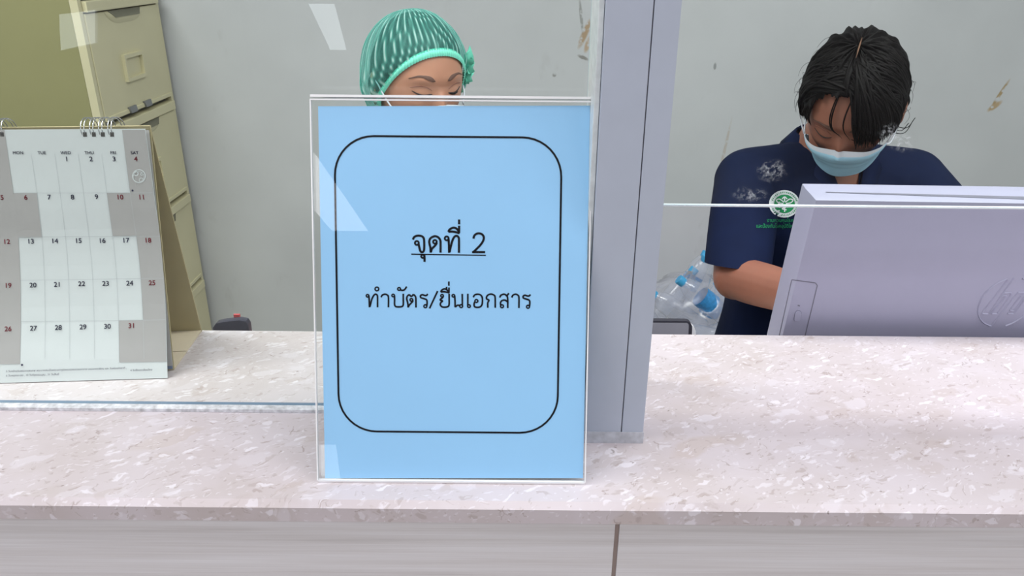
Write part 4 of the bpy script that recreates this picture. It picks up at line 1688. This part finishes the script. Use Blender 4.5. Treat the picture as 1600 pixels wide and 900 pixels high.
for s in (-1, 1):
    lash = MB()
    right.face_line(lash, [(s * 0.046, -0.0015), (s * 0.038, -0.0068), (s * 0.029, -0.0085), (s * 0.021, -0.0065), (s * 0.0155, -0.003)], 0.0010)
    right.part(lash, 'eyelash', LASH, smooth=True)
    cr_ = MB()
    right.face_line(cr_, [(s * 0.048, 0.004), (s * 0.036, 0.0075), (s * 0.024, 0.006), (s * 0.016, 0.001)], 0.0008, 0.0002)
    right.part(cr_, 'eyelid_crease', CREASE, smooth=True)
for s in (-1, 1):
    right.brow(s, [(0.012, 0.0150), (0.024, 0.0190), (0.037, 0.0210), (0.051, 0.0160)], 0.0105)
right.mask()


def grow(sp_, k, dz=0.0):
    return [(c + V3((0, 0, dz)), a + a.normalized() * k, b + b.normalized() * k) for c, a, b in sp_]


def polo(p, sp_, neck, sh, el, mat, name='polo_shirt', hem=0.60, cuts=(), it=6):
    parts = [loft(grow(sp_, 0.016)[1:5] + [(sp_[5][0] - V3((0, -0.002, 0.012)), sp_[5][1] * 1.12, sp_[5][2] * 1.08)], 30)]
    hems = []
    for s in (0, 1):
        nk = V3(neck)
        parts.append(limb([nk - V3((0, -0.006, 0.045)), (nk + V3(sh[s])) / 2 - V3((0, -0.002, 0.026)), sh[s]], [0.062, 0.064, 0.064], 18))
        a, b = V3(sh[s]), V3(el[s])
        e = a.lerp(b, hem)
        dd = (b - a).normalized()
        parts.append(limb([a, a.lerp(b, hem * 0.5), e + dd * 0.03], [0.063, 0.062, 0.058], 20))
        hn = (dd * 0.35 + V3((0, 0, -0.85))).normalized()
        hems.append(([(e, hn)], lambda c, e=e, hn=hn, dd=dd: (c - e).dot(hn) > 0 and (c - e).length < 0.105 and ((c - e) - dd * (c - e).dot(dd)).length < 0.066))
    return garment(p, name, mat, parts, voxel=0.0045, cuts=list(cuts) + hems, it=it)


VX, VZ, VK = 0.618, 0.925, 0.36
VP = V3((VX, 1.4, VZ))
v_cut = ([(VP, V3((1, 0, -VK))), (VP, V3((-1, 0, -VK)))], lambda c: (abs(c.x - VX) < (c.z - VZ) * VK and c.y < R_neck.y - 0.01 and c.z > VZ))
rs = polo(right, R_sp, R_neck, R_sh, R_el, SHIRT, hem=0.88, cuts=[v_cut], it=24)


def strip(p, path, width_dirs, mat, name, parent, th=0.003):
    mb = MB()
    n = len(path)
    v = []
    for a, wv in zip(path, width_dirs):
        a, wv = V3(a), V3(wv)
        v += [a, a + wv]
    f = [(2 * i, 2 * i + 1, 2 * i + 3, 2 * i + 2) for i in range(n - 1)]
    mb.add(v, f)
    o = p.part(mb, name, mat, parent, smooth=True)
    sm = o.modifiers.new('thick', 'SOLIDIFY')
    sm.thickness = th
    sm.offset = 0
    return o


# collar: two flaps along the open V that meet behind the neck
sv = [right.o.location + v.co for v in rs.data.vertices]
SBVH = BVHTree.FromPolygons(sv, [tuple(p.vertices) for p in rs.data.polygons])


def front_y(x, z):
    h_ = SBVH.ray_cast(Vector((x, 0.9, z)), Vector((0, 1, 0)))
    return h_[0].y if h_[0] is not None else None


cpath, cw = [], []
half = []
for k in range(9):
    t = k / 8
    z = VZ + 0.012 + t * 0.105
    hx = (z - VZ) * VK + 0.003
    half.append((hx, z, t))
for s_ in (-1, 1):
    seq = []
    for hx, z, t in half:
        x = VX + s_ * hx
        y = front_y(x + s_ * 0.004, z)
        if y is None: y = R_neck.y - 0.05
        seq.append((V3((x, y - 0.006, z + 0.004)), V3((s_ * (0.020 + 0.014 * t), -0.004, -0.012 - 0.014 * t))))
    if s_ < 0:
        cpath += [q[0] for q in seq]; cw += [q[1] for q in seq]
        y0 = seq[-1][0].y
        for k in range(1, 12):
            a = math.pi * k / 12
            cpath.append(V3((R_neck.x - 0.074 * math.cos(a) * 0.98, y0 + (R_neck.y + 0.058 - y0) * math.sin(a) ** 0.8, VZ + 0.122 + 0.020 * math.sin(a))))
            cw.append(V3((-math.cos(a) * 0.030, 0.024 * math.sin(a), -0.030)))
    else:
        cpath += [q[0] for q in seq[::-1]]; cw += [q[1] for q in seq[::-1]]
for _ in range(3):
    cpath = [cpath[0]] + [(cpath[i - 1] + cpath[i] * 2 + cpath[i + 1]) / 4 for i in range(1, len(cpath) - 1)] + [cpath[-1]]
    cw = [cw[0]] + [(cw[i - 1] + cw[i] * 2 + cw[i + 1]) / 4 for i in range(1, len(cw) - 1)] + [cw[-1]]
strip(right, cpath, cw, COLLAR, 'collar', rs)

# badge on the chest
bp = PX(1225.5, 318, 1.0)
sv = [right.o.location + v.co for v in rs.data.vertices]
SBVH = BVHTree.FromPolygons(sv, [tuple(p.vertices) for p in rs.data.polygons])


def on_shirt(x, y, off=0.0012):
    d = ray(x, y).normalized()
    h = SBVH.ray_cast(CAM, d)
    return h[0] - d * off if h[0] is not None else PX(x, y, 1.4)


def disc(cx, cy, rx, ry, off, rows=4, n=28):
    mb = MB()
    v = [on_shirt(cx, cy, off)]
    for j in range(1, rows + 1):
        for k in range(n):
            a = 2 * math.pi * k / n
            v.append(on_shirt(cx + rx * j / rows * math.cos(a), cy + ry * j / rows * math.sin(a), off))
    f = [(0, 1 + k, 1 + (k + 1) % n) for k in range(n)]
    for j in range(rows - 1):
        for k in range(n):
            a, b = 1 + j * n + k, 1 + j * n + (k + 1) % n
            f.append((a, b, b + n, a + n))
    return mb.add(v, f)


bd = right.part(disc(1225.5, 318.5, 24, 21.5, 0.0012), 'chest_badge', BADGE_W, rs)
right.part(disc(1225.8, 318.5, 16.2, 14.6, 0.0020), 'badge_emblem_ground', BADGE_G, rs)
em = MB()
for ln in ([(1226, 308), (1226, 331)], [(1222, 311), (1226, 307.5), (1230, 311)], [(1225, 316), (1218, 311), (1213, 313), (1217, 317), (1224, 318)],
           [(1227, 316), (1234, 311), (1239, 313), (1235, 317), (1228, 318)], [(1222, 321), (1229, 323), (1222, 326), (1229, 328)], [(1218, 320), (1222, 324)], [(1234, 320), (1230, 324)]):
    v, f = ribbon2(spline(ln, 4) if len(ln) > 2 else ln, 1.7)
    em.add([on_shirt(p[0], p[1], 0.0027) for p in v], f)
right.part(em, 'badge_emblem', BADGE_W, rs)
rg = MB()
for k in range(40):
    a0 = 2 * math.pi * k / 40
    if abs(math.cos(a0)) > 0.97: continue
    v, f = ribbon2([(1225.6 + r * math.cos(a0 + o), 318.5 + r * 0.9 * math.sin(a0 + o)) for r, o in ((18.6, 0.0), (21.2, 0.05))], 1.3 if k % 3 else 0.8)
    rg.add([on_shirt(p[0], p[1], 0.0022) for p in v], f)
right.part(rg, 'badge_ring_letters', BADGE_G, rs)


def shirt_text(mb, s, cx, y, hpx, width):
    v, f = text_geo(s, 1.0)
    xs = [p[0] for p in v]
    k = width / (max(xs) - min(xs))
    mb.add([on_shirt(cx + p[0] * k, y - p[1] * hpx, 0.0016) for p in v], f)


tx = MB()
shirt_text(tx, 'งานควบคุมโรค', 1219, 347, 8.5, 41)
shirt_text(tx, 'และป้องกันโรคอุบัติใหม่', 1212, 356, 8.5, 60)
right.part(tx, 'green_embroidered_words', BADGE_G, rs)


def trousers(p, hips, sp_):
    parts = [loft([(sp_[0][0] - V3((0, 0, 0.02)), sp_[0][1] + sp_[0][1].normalized() * 0.012, sp_[0][2] + sp_[0][2].normalized() * 0.012),
                   (sp_[1][0], sp_[1][1] + sp_[1][1].normalized() * 0.010, sp_[1][2] + sp_[1][2].normalized() * 0.010),
                   (sp_[1][0] + V3((0, 0, 0.05)), sp_[1][1], sp_[1][2])], 24)]
    for h, k, a, t in hips:
        parts.append(limb([h, (V3(h) + V3(k)) / 2, k], [0.096, 0.087, 0.066], 18))
        parts.append(limb([k, V3(k) * 0.5 + V3(a) * 0.5, V3(k) * 0.1 + V3(a) * 0.9], [0.065, 0.062, 0.055], 18))
    garment(p, 'trousers', TROUSER, parts, 0.009)
    for h, k, a, t in hips:
        v, f = fuse([limb([V3(a) + V3((0, 0.03, -0.012)), (V3(a) + V3(t)) / 2 + V3((0, 0, -0.008)), V3(t) + V3((0, -0.01, 0.004))], [0.042, 0.045, 0.036], 16)], 0.006)
        p.part(MB().add([V3((q.x, q.y, max(q.z, 0.001))) for q in v], f), 'shoe', SHOE, smooth=True)


R_hips = [(V3((0.56, 1.50, 0.47)), V3((0.53, 1.19, 0.50)), V3((0.53, 1.24, 0.075)), V3((0.53, 1.10, 0.035))),
          (V3((0.70, 1.51, 0.47)), V3((0.71, 1.19, 0.50)), V3((0.71, 1.24, 0.075)), V3((0.71, 1.10, 0.035)))]
trousers(right, R_hips, R_sp)


# ---- hair of the woman in navy: a cap of hair, combed locks, fringe and loose strands
def hair_shell(keep, off, mat, name, person, seed=1, amp=0.0025):
    R = np.random.default_rng(seed)
    nu, nv = 190, 120
    v, ok = [], []
    ph = R.uniform(0, 6.28, 6)
    for j in range(nv + 1):
        th = 0.02 + (math.pi * 0.80) * j / nv
        for i in range(nu):
            a = 2 * math.pi * i / nu
            dv = V3((math.sin(th) * math.cos(a), math.sin(th) * math.sin(a), math.cos(th)))
            wob = amp * (math.sin(14 * a + 5 * th + ph[0]) + math.sin(23 * a - 9 * th + ph[1]) + 0.7 * math.sin(41 * a + 3 * th + ph[2]))
            o_ = off(dv) if callable(off) else off
            p = radial(dv, max(0.0015, o_ + wob))
            v.append(person.W(p))
            ok.append(keep(p))
    f = []
    for j in range(nv):
        for i in range(nu):
            q = (j * nu + i, j * nu + (i + 1) % nu, (j + 1) * nu + (i + 1) % nu, (j + 1) * nu + i)
            if sum(ok[k] for k in q) >= 3:
                f.append(q)
    f.append(tuple(range(nu)))
    return person.part(MB().add(v, f), name, mat, smooth=True)


def hairline(x):                                    # height of the hairline above the eyes at sideways position x
    return 0.080 - 0.066 * (abs(x) / 0.072) ** 2.4


def keep_R(p):
    if p.y < -0.01:
        return p.z > hairline(p.x)
    return p.z > -0.02 - max(0.0, p.y) * 0.75


rh = hair_shell(keep_R, lambda d: 0.008 + 0.008 * max(0, d.y) + 0.004 * max(0, d.z), HAIR, 'hair', right)
lk = MB()
PART = 0.002


def slerp_lock(a, b, c, lift, r0, mb, n=10, wave=0.0, end_r=0.0006, ph=0.0):
    """a lock from direction a past b to direction c, lying just above the head"""
    q = spline([a, b, c], n // 2)
    P, R = [], []
    m = len(q)
    for i, d in enumerate(q):
        t = i / (m - 1)
        d = V3(d)
        o = lift * (0.55 + 0.45 * math.sin(math.pi * min(1, t * 1.1))) + wave * math.sin(6 * t + ph)
        P.append(right.W(radial(d, o)))
        R.append(r0 * (0.75 + 0.35 * math.sin(math.pi * t)) * (1 - t ** 3) + end_r)
    mb.tube(P, R, 6)


rr = random.Random(3)
for i in range(640):                                 # swept back and down to both sides from the parting
    s = -1 if i % 2 else 1
    t = rr.random()
    y0 = -0.66 + 1.16 * t
    a = V3((PART * 10 + s * rr.uniform(0.0, 0.05), y0, math.sqrt(max(0.05, 1 - y0 * y0)) * 0.98))
    fwd = rr.random()
    c = V3((s * rr.uniform(0.75, 1.0), -0.38 + 1.3 * fwd * (0.35 + 0.65 * t), rr.uniform(-0.42, 0.15) if fwd > 0.2 else rr.uniform(-0.02, 0.25)))
    b = V3((s * rr.uniform(0.55, 0.8), (a.y * 0.55 + c.y * 0.55) + rr.uniform(-0.08, 0.08), rr.uniform(0.5, 0.72)))
    slerp_lock(a.normalized(), b.normalized(), c.normalized(), rr.uniform(0.007, 0.014) + 0.004 * max(0, 0.4 - abs(c.y)), rr.uniform(0.0011, 0.0026), lk, 12, rr.uniform(0, 0.0022), 0.0003, rr.uniform(0, 6))
for i in range(110):                                 # hair pulled over the front hairline on the viewer's left
    t = rr.random()
    a = V3((rr.uniform(-0.1, 0.05), -0.35 - 0.45 * t, 0.85)).normalized()
    c = V3((-rr.uniform(0.88, 1.0), rr.uniform(-0.48, -0.15), rr.uniform(-0.22, 0.12))).normalized()
    b = V3((-rr.uniform(0.6, 0.75), -rr.uniform(0.40, 0.56), rr.uniform(0.62, 0.82))).normalized()
    slerp_lock(a, b, c, rr.uniform(0.009, 0.018), rr.uniform(0.0013, 0.0026), lk, 12, 0.0015, 0.0004, rr.uniform(0, 6))
for i in range(260):                                 # heavy fringe falling over the viewer's right brow
    t = rr.random()
    a = V3((rr.uniform(0.0, 0.12), -0.45 + rr.uniform(-0.2, 0.3), 0.86)).normalized()
    xe = 0.24 + 0.74 * t
    ze = -0.10 + 0.10 * (1 - t) * rr.random() - rr.uniform(0, 0.12) - (0.25 * max(0, t - 0.6))
    c = V3((xe, -0.98 + 0.62 * t, ze)).normalized()
    b = V3((0.17 + 0.60 * t + rr.uniform(-0.05, 0.05), -0.78 + 0.25 * t, 0.50 + rr.uniform(-0.06, 0.06))).normalized()
    slerp_lock(a, b, c, rr.uniform(0.010, 0.022), rr.uniform(0.0011, 0.0024), lk, 14, 0.0015, 0.0003, rr.uniform(0, 6))
for i in range(170):                                 # short hairs along the front hairline, combed back over its edge
    x_ = rr.uniform(-0.060, 0.012)
    h_ = hairline(x_) + rr.uniform(-0.004, 0.003)
    a = on_face(x_, min(h_, 0.084)).normalized()
    c = (a + V3((-0.55 - 0.3 * rr.random() if x_ < 0 else -0.3, 0.30, -0.02 + 0.25 * rr.random()))).normalized()
    b = (a.lerp(c, 0.5) + V3((0, 0, 0.12))).normalized()
    slerp_lock(a, b, c, rr.uniform(0.006, 0.011), rr.uniform(0.0009, 0.0016), lk, 10, 0.0008, 0.0003, rr.uniform(0, 6))
right.part(lk, 'hair_locks', HAIR, smooth=True)
fs_ = MB()
for (a, b, c, r) in (((-0.10, -0.62, 0.78), (-0.17, -0.93, 0.34), (0.02, -1.0, 0.03), 0.0011), ((-0.12, -0.62, 0.78), (-0.20, -0.92, 0.36), (-0.02, -1.0, 0.06), 0.0009),
                     ((-0.5, -0.6, 0.6), (-0.62, -0.75, 0.25), (-0.60, -0.80, 0.02), 0.0022), ((-0.55, -0.55, 0.6), (-0.70, -0.66, 0.25), (-0.72, -0.70, -0.02), 0.0026),
                     ((-0.5, -0.6, 0.6), (-0.66, -0.70, 0.28), (-0.66, -0.75, 0.04), 0.0022), ((0.1, -0.6, 0.75), (0.02, -0.95, 0.35), (0.16, -1.0, -0.02), 0.0010)):
    slerp_lock(V3(a).normalized(), V3(b).normalized(), V3(c).normalized(), 0.008, r, fs_, 14, 0.0, 0.0002)
for i in range(70):                                  # loose flyaway hairs
    a = rr.uniform(0, 2 * math.pi)
    d0 = V3((math.cos(a) * 0.9, rr.uniform(-0.5, 0.5), math.sin(a) * 0.8 + 0.25)).normalized()
    if d0.z < -0.25: continue
    p0 = radial(d0, 0.012)
    tg = d0.cross(V3((rr.uniform(-1, 1), rr.uniform(-1, 1), rr.uniform(-1, 1)))).normalized()
    L_ = rr.uniform(0.015, 0.032)
    bow = rr.uniform(0.002, 0.009)
    P = [right.W(p0 + tg * L_ * t + d0 * (bow * math.sin(math.pi * t * 0.85)) - V3((0, 0, 0.010 * t * t))) for t in np.linspace(0, 1, 9)]
    fs_.tube(P, [0.00035 - 0.00002 * q for q in range(9)], 4)
for (x0, y0, x1, y1, x2, y2) in ((1385, 192, 1415, 200, 1430, 184), (1385, 205, 1412, 208, 1427, 188), (1388, 198, 1408, 204, 1420, 192), (1400, 160, 1416, 156, 1423, 140)):
    P = [PX(x0, y0, 1.36), PX(x1, y1, 1.36), PX(x2, y2, 1.35)]
    fs_.tube([V3(p) for p in spline(P, 6)], 0.0007, 5)
right.part(fs_, 'loose_strands', HAIR, smooth=True)
bn = MB()
v, f = blob(right.W((0.03, 0.115, -0.02)), (0.042, 0.036, 0.04), 14)
bn.add(v, f)
right.part(bn, 'hair_bun', HAIR, smooth=True)
pl_ = MB()
P = [right.W(radial(V3((PART * 12, y, 1.0)).normalized(), 0.0185)) for y in (-0.25, -0.12, 0.0, 0.12)]
pl_.tube(P, [0.0004, 0.0013, 0.0013, 0.0004], 6)
right.part(pl_, 'hair_parting', pm('scalp', (104, 74, 56), 0.7), smooth=True)

# ---- the woman in the green hair cap
L_eye = PX(687, 142.5, 1.30)
L_yaw, L_pitch = math.radians(33), math.radians(10)
fw = (Matrix.Rotation(L_yaw, 3, 'Z') @ Matrix.Rotation(L_pitch, 3, 'X')) @ V3((0, -1, 0))
L_c = L_eye - fw * 0.084
L_neck = V3((L_c.x - 0.005, L_c.y + 0.06, 1.02))
ex2, ey2 = V3((math.cos(0.75), math.sin(0.75), 0)), V3((-math.sin(0.75), math.cos(0.75), 0))
n0 = L_neck
L_sp = [(n0 + V3((-0.01, 0.04, -0.595)), ex2 * 0.16, ey2 * 0.11), (n0 + V3((-0.01, 0.04, -0.49)), ex2 * 0.155, ey2 * 0.105), (n0 + V3((-0.005, 0.03, -0.34)), ex2 * 0.125, ey2 * 0.09),
        (n0 + V3((0, 0.015, -0.18)), ex2 * 0.14, ey2 * 0.10), (n0 + V3((0, 0.007, -0.08)), ex2 * 0.135, ey2 * 0.078), (n0 + V3((0, 0.004, -0.02)), ex2 * 0.07, ey2 * 0.052)]
L_sh = [n0 - ex2 * 0.148 + V3((0, 0, -0.085)), n0 + ex2 * 0.148 + V3((0, 0, -0.085))]
L_el = [L_sh[0] + V3((0.035, -0.10, -0.215)), L_sh[1] + V3((0.03, -0.13, -0.20))]
L_wr = [V3((-0.16, 1.13, 0.852)), V3((0.10, 1.13, 0.852))]
L_hips = [(n0 + V3((-0.07, 0.02, -0.565)), n0 + V3((-0.04, -0.30, -0.535)), n0 + V3((-0.04, -0.25, -0.96)), n0 + V3((-0.04, -0.39, -0.988))),
          (n0 + V3((0.07, 0.03, -0.565)), n0 + V3((0.12, -0.29, -0.535)), n0 + V3((0.12, -0.24, -0.96)), n0 + V3((0.12, -0.38, -0.988)))]
left = Person('woman in a green hair cap looking down behind the blue notice', L_c, L_yaw, L_pitch, 0.0, SKIN_L, L_neck, L_sp, L_sh, L_el, L_wr,
              [((0.3, -0.85, -0.2), (0, 0.1, 1), -1, 0.45), ((-0.2, -0.85, -0.2), (0, 0.1, 1), 1, 0.45)], L_hips)
for s in (-1, 1):
    lash = MB()
    left.face_line(lash, [(s * 0.046, 0.0005), (s * 0.038, -0.0035), (s * 0.029, -0.005), (s * 0.021, -0.004), (s * 0.0155, -0.003)], 0.0013)
    left.part(lash, 'eyelash', LASH, smooth=True)
    cr_ = MB()
    left.face_line(cr_, [(s * 0.048, 0.006), (s * 0.036, 0.0095), (s * 0.024, 0.008), (s * 0.016, 0.003)], 0.0008, 0.0002)
    left.part(cr_, 'eyelid_crease', CREASE, smooth=True)
for s in (-1, 1):
    ev = [(-0.040, -0.0065), (-0.032, -0.0075), (-0.024, -0.0065), (-0.018, -0.0045)]
    q = MB()
    left.face_line(q, [(s * -x, z) for x, z in ev], 0.0012, 0.0003)
    left.part(q, 'eye', EYE, smooth=True)
    left.brow(s, [(0.012, 0.0195), (0.024, 0.0245), (0.037, 0.0262), (0.051, 0.0205)], 0.0078)
left.mask()
lsh = polo(left, L_sp, L_neck, L_sh, L_el, SHIRT, 'navy_top', 0.6)
trousers(left, L_hips, L_sp)
hair_shell(lambda p: p.z > max(-0.07, 0.078 - (p.y + 0.080) * 1.38), lambda d: 0.0022 + 0.0135 * math.exp(-((d - V3((math.copysign(0.97, d.x), 0.12, -0.18))).length / 0.30) ** 2), HAIR_B, 'hair', left, 4, 0.0004)


def cap_material():
    N = NT('cap_gauze')
    tc = N.n('ShaderNodeTexCoord')
    at = N.n('ShaderNodeAttribute', attribute_name='fold')
    c = N.ramp(at.outputs['Fac'], [(0.0, rgb(96, 196, 186)), (0.55, rgb(140, 228, 214)), (1.0, rgb(214, 248, 244))])
    df = N.n('ShaderNodeBsdfDiffuse')
    tl = N.n('ShaderNodeBsdfTranslucent')
    tr = N.n('ShaderNodeBsdfTransparent')
    tr.inputs[0].default_value = (0.72, 0.92, 0.88, 1)
    N.l(c, df.inputs[0]); N.l(c, tl.inputs[0])
    m1 = N.n('ShaderNodeMixShader'); m1.inputs[0].default_value = 0.35
    N.l(df.outputs[0], m1.inputs[1]); N.l(tl.outputs[0], m1.inputs[2])
    m2 = N.n('ShaderNodeMixShader')
    N.l(N.ramp(at.outputs['Fac'], [(0.0, (0.26, 0.26, 0.26)), (0.4, (0.42, 0.42, 0.42)), (1.0, (0.88, 0.88, 0.88))]), m2.inputs[0])
    N.l(tr.outputs[0], m2.inputs[1]); N.l(m1.outputs[0], m2.inputs[2])
    N.l(m2.outputs[0], N.out.inputs[0])
    N.t.nodes.remove(N.b)
    return N.m


CAPM = cap_material()
CAPBAND = pm('cap_band', (130, 232, 208), 0.8, noise=0.05, nscale=200)


def rim_point(phi, off):
    """a point of the cap rim: round the forehead, over the ears, under the back of the head"""
    lo_, hi_ = -1.3, 1.3
    # bisect the polar angle until the head surface meets the rim plane
    a, b = 0.05, math.pi * 0.92
    for _ in range(24):
        m = (a + b) / 2
        p = radial(V3((math.sin(m) * math.cos(phi), math.sin(m) * math.sin(phi), math.cos(m))))
        if p.z > rim_z(p.y): a = m
        else: b = m
    m = (a + b) / 2
    d = V3((math.sin(m) * math.cos(phi), math.sin(m) * math.sin(phi), math.cos(m)))
    return d, radial(d, off)


def rim_z(y):
    return max(-0.098, 0.066 - (y + 0.080) * 1.38)


NPHI, NT_ = 440, 90
apex = V3((0, 0.42, 1.0)).normalized()
cv, cfold = [], []
rim_d = [rim_point(2 * math.pi * i / NPHI, 0.004) for i in range(NPHI)]
for j in range(NT_ + 1):
    t = j / NT_
    for i in range(NPHI):
        phi = 2 * math.pi * i / NPHI
        d, p0 = rim_d[i]
        dd = d.lerp(apex, t ** 0.9 * 0.985).normalized()
        # puffed shape
        e = V3((dd.x / 0.091, dd.y / (0.126 if dd.y > 0 else 0.090), dd.z / (0.110 if dd.z > 0 else 0.135)))
        rad = 1.0 / e.length + 0.004 * max(0, dd.y)
        hr = radial(dd, 0.0045).length
        k = min(1, t / 0.12)
        k = k * k * (3 - 2 * k)
        eb = math.exp(-((dd - V3((math.copysign(0.97, dd.x), 0.12, -0.18))).length / 0.30) ** 2)
        base = hr + (max(rad, hr + 0.003) - hr) * k + 0.019 * eb * (1 - 0.5 * k)
        warp = 2.6 * math.sin(5.0 * t + 3 * math.sin(phi * 2)) + 1.5 * math.sin(13 * t + 2 * phi) + 5 * t
        fold = 0.5 + 0.5 * math.sin(phi * 42 + warp)
        fold = 0.6 * fold + 0.4 * (0.5 + 0.5 * math.sin(phi * 67 - warp * 1.3 + 17 * t))
        env = math.sin(math.pi * min(1, 0.12 + t * 1.05)) ** 0.7 * (1 - t) ** 0.25 if t < 0.85 else 0.25
        cv.append(left.W(dd * (base + 0.0022 * (fold - 0.5) * env)))
        cfold.append(min(1, max(0, (fold ** 2.4) * 1.1 + (0.25 if t < 0.05 else 0))))
cf = [(j * NPHI + i, j * NPHI + (i + 1) % NPHI, (j + 1) * NPHI + (i + 1) % NPHI, (j + 1) * NPHI + i) for j in range(NT_) for i in range(NPHI)]
cf.append(tuple(range(NT_ * NPHI, (NT_ + 1) * NPHI)))
capo = left.part(MB().add(cv, cf), 'hair_cap', CAPM, smooth=True)
at_ = capo.data.attributes.new('fold', 'FLOAT', 'POINT')
at_.data.foreach_set('value', cfold)
bandv, NB = [], 440
for i in range(NB):
    d, p0 = rim_d[i % NPHI]
    d2, _ = rim_d[(i + 1) % NPHI]
    dm = d
    pl = 0.0012 if i % 4 < 2 else 0.0
    for s, o_ in ((-0.0035, 0.0030), (0.0, 0.0056), (0.0045, 0.0058), (0.009, 0.0042)):
        ax = (apex - dm * apex.dot(dm)).normalized()
        q = (dm + ax * (s / 0.1)).normalized()
        o_ += 0.019 * math.exp(-((q - V3((math.copysign(0.97, q.x), 0.12, -0.18))).length / 0.30) ** 2)
        bandv.append(left.W(radial(q, o_ + pl * (1 if s <= 0 else 0.4)) + (V3((0, 0, -0.0012)) if (i % 4 < 2 and s < 0) else V3((0, 0, 0)))))
bf = [(4 * i + s, 4 * ((i + 1) % NB) + s, 4 * ((i + 1) % NB) + s + 1, 4 * i + s + 1) for i in range(NB) for s in range(3)]
left.part(MB().add(bandv, bf), 'elastic_band', CAPBAND, capo, smooth=True)
# gathered tuft on the far temple
tuft = MB()
R2 = random.Random(5)
for fan in range(3):
    v, f = [], []
    na, nr = 16, 6
    c0 = radial(V3((0.86, -0.46 + 0.10 * fan, 0.42 - 0.20 * fan)).normalized(), 0.006)
    out = V3((0.9, -0.25, 0.15 - 0.2 * fan)).normalized()
    s1 = out.cross(V3((0, 1, 0.3))).normalized()
    s2 = out.cross(s1).normalized()
    for a in range(na + 1):
        an = math.pi * 1.15 * (a / na - 0.5)
        for r in range(nr + 1):
            q = r / nr
            rad = (0.010 + 0.014 * q) * (1 + 0.15 * R2.random() * (q > 0.8))
            v.append(left.W(c0 + (s1 * math.sin(an) + s2 * 0.35 * math.cos(3.5 * an) * q) * rad + out * (0.014 * q * (0.7 + 0.5 * math.cos(an)) + 0.0025 * math.sin(an * 14 + fan))))
    for a in range(na):
        for r in range(nr):
            f.append((a * (nr + 1) + r, (a + 1) * (nr + 1) + r, (a + 1) * (nr + 1) + r + 1, a * (nr + 1) + r + 1))
    tuft.add(v, f)
left.part(tuft, 'gathered_ruffle', CAPBAND, capo, smooth=True)

# ---- stools under both
for (c_, lb) in ((V3((0.63, 1.53, 0)), 'grey round stool under the woman in navy'), (V3((n0.x - 0.01, n0.y + 0.04, 0)), 'grey round stool under the woman in the green cap')):
    st = thing('stool', lb, 'stool', tuple(c_))
    v, f = lathe([(0.0, 0.31), (0.17, 0.31), (0.18, 0.325), (0.18, 0.345), (0.17, 0.358), (0.0, 0.36)], 32)
    MB().add([V3(p) + c_ for p in v], f).build('seat', FABRIC, st, smooth=True, auto=0.7)
    for k in range(4):
        a = math.pi / 4 + k * math.pi / 2
        MB().tube([c_ + V3((0.11 * math.cos(a), 0.11 * math.sin(a), 0.31)), c_ + V3((0.16 * math.cos(a), 0.16 * math.sin(a), 0.0))], 0.011, 10).build('leg', STEEL, st, smooth=True)
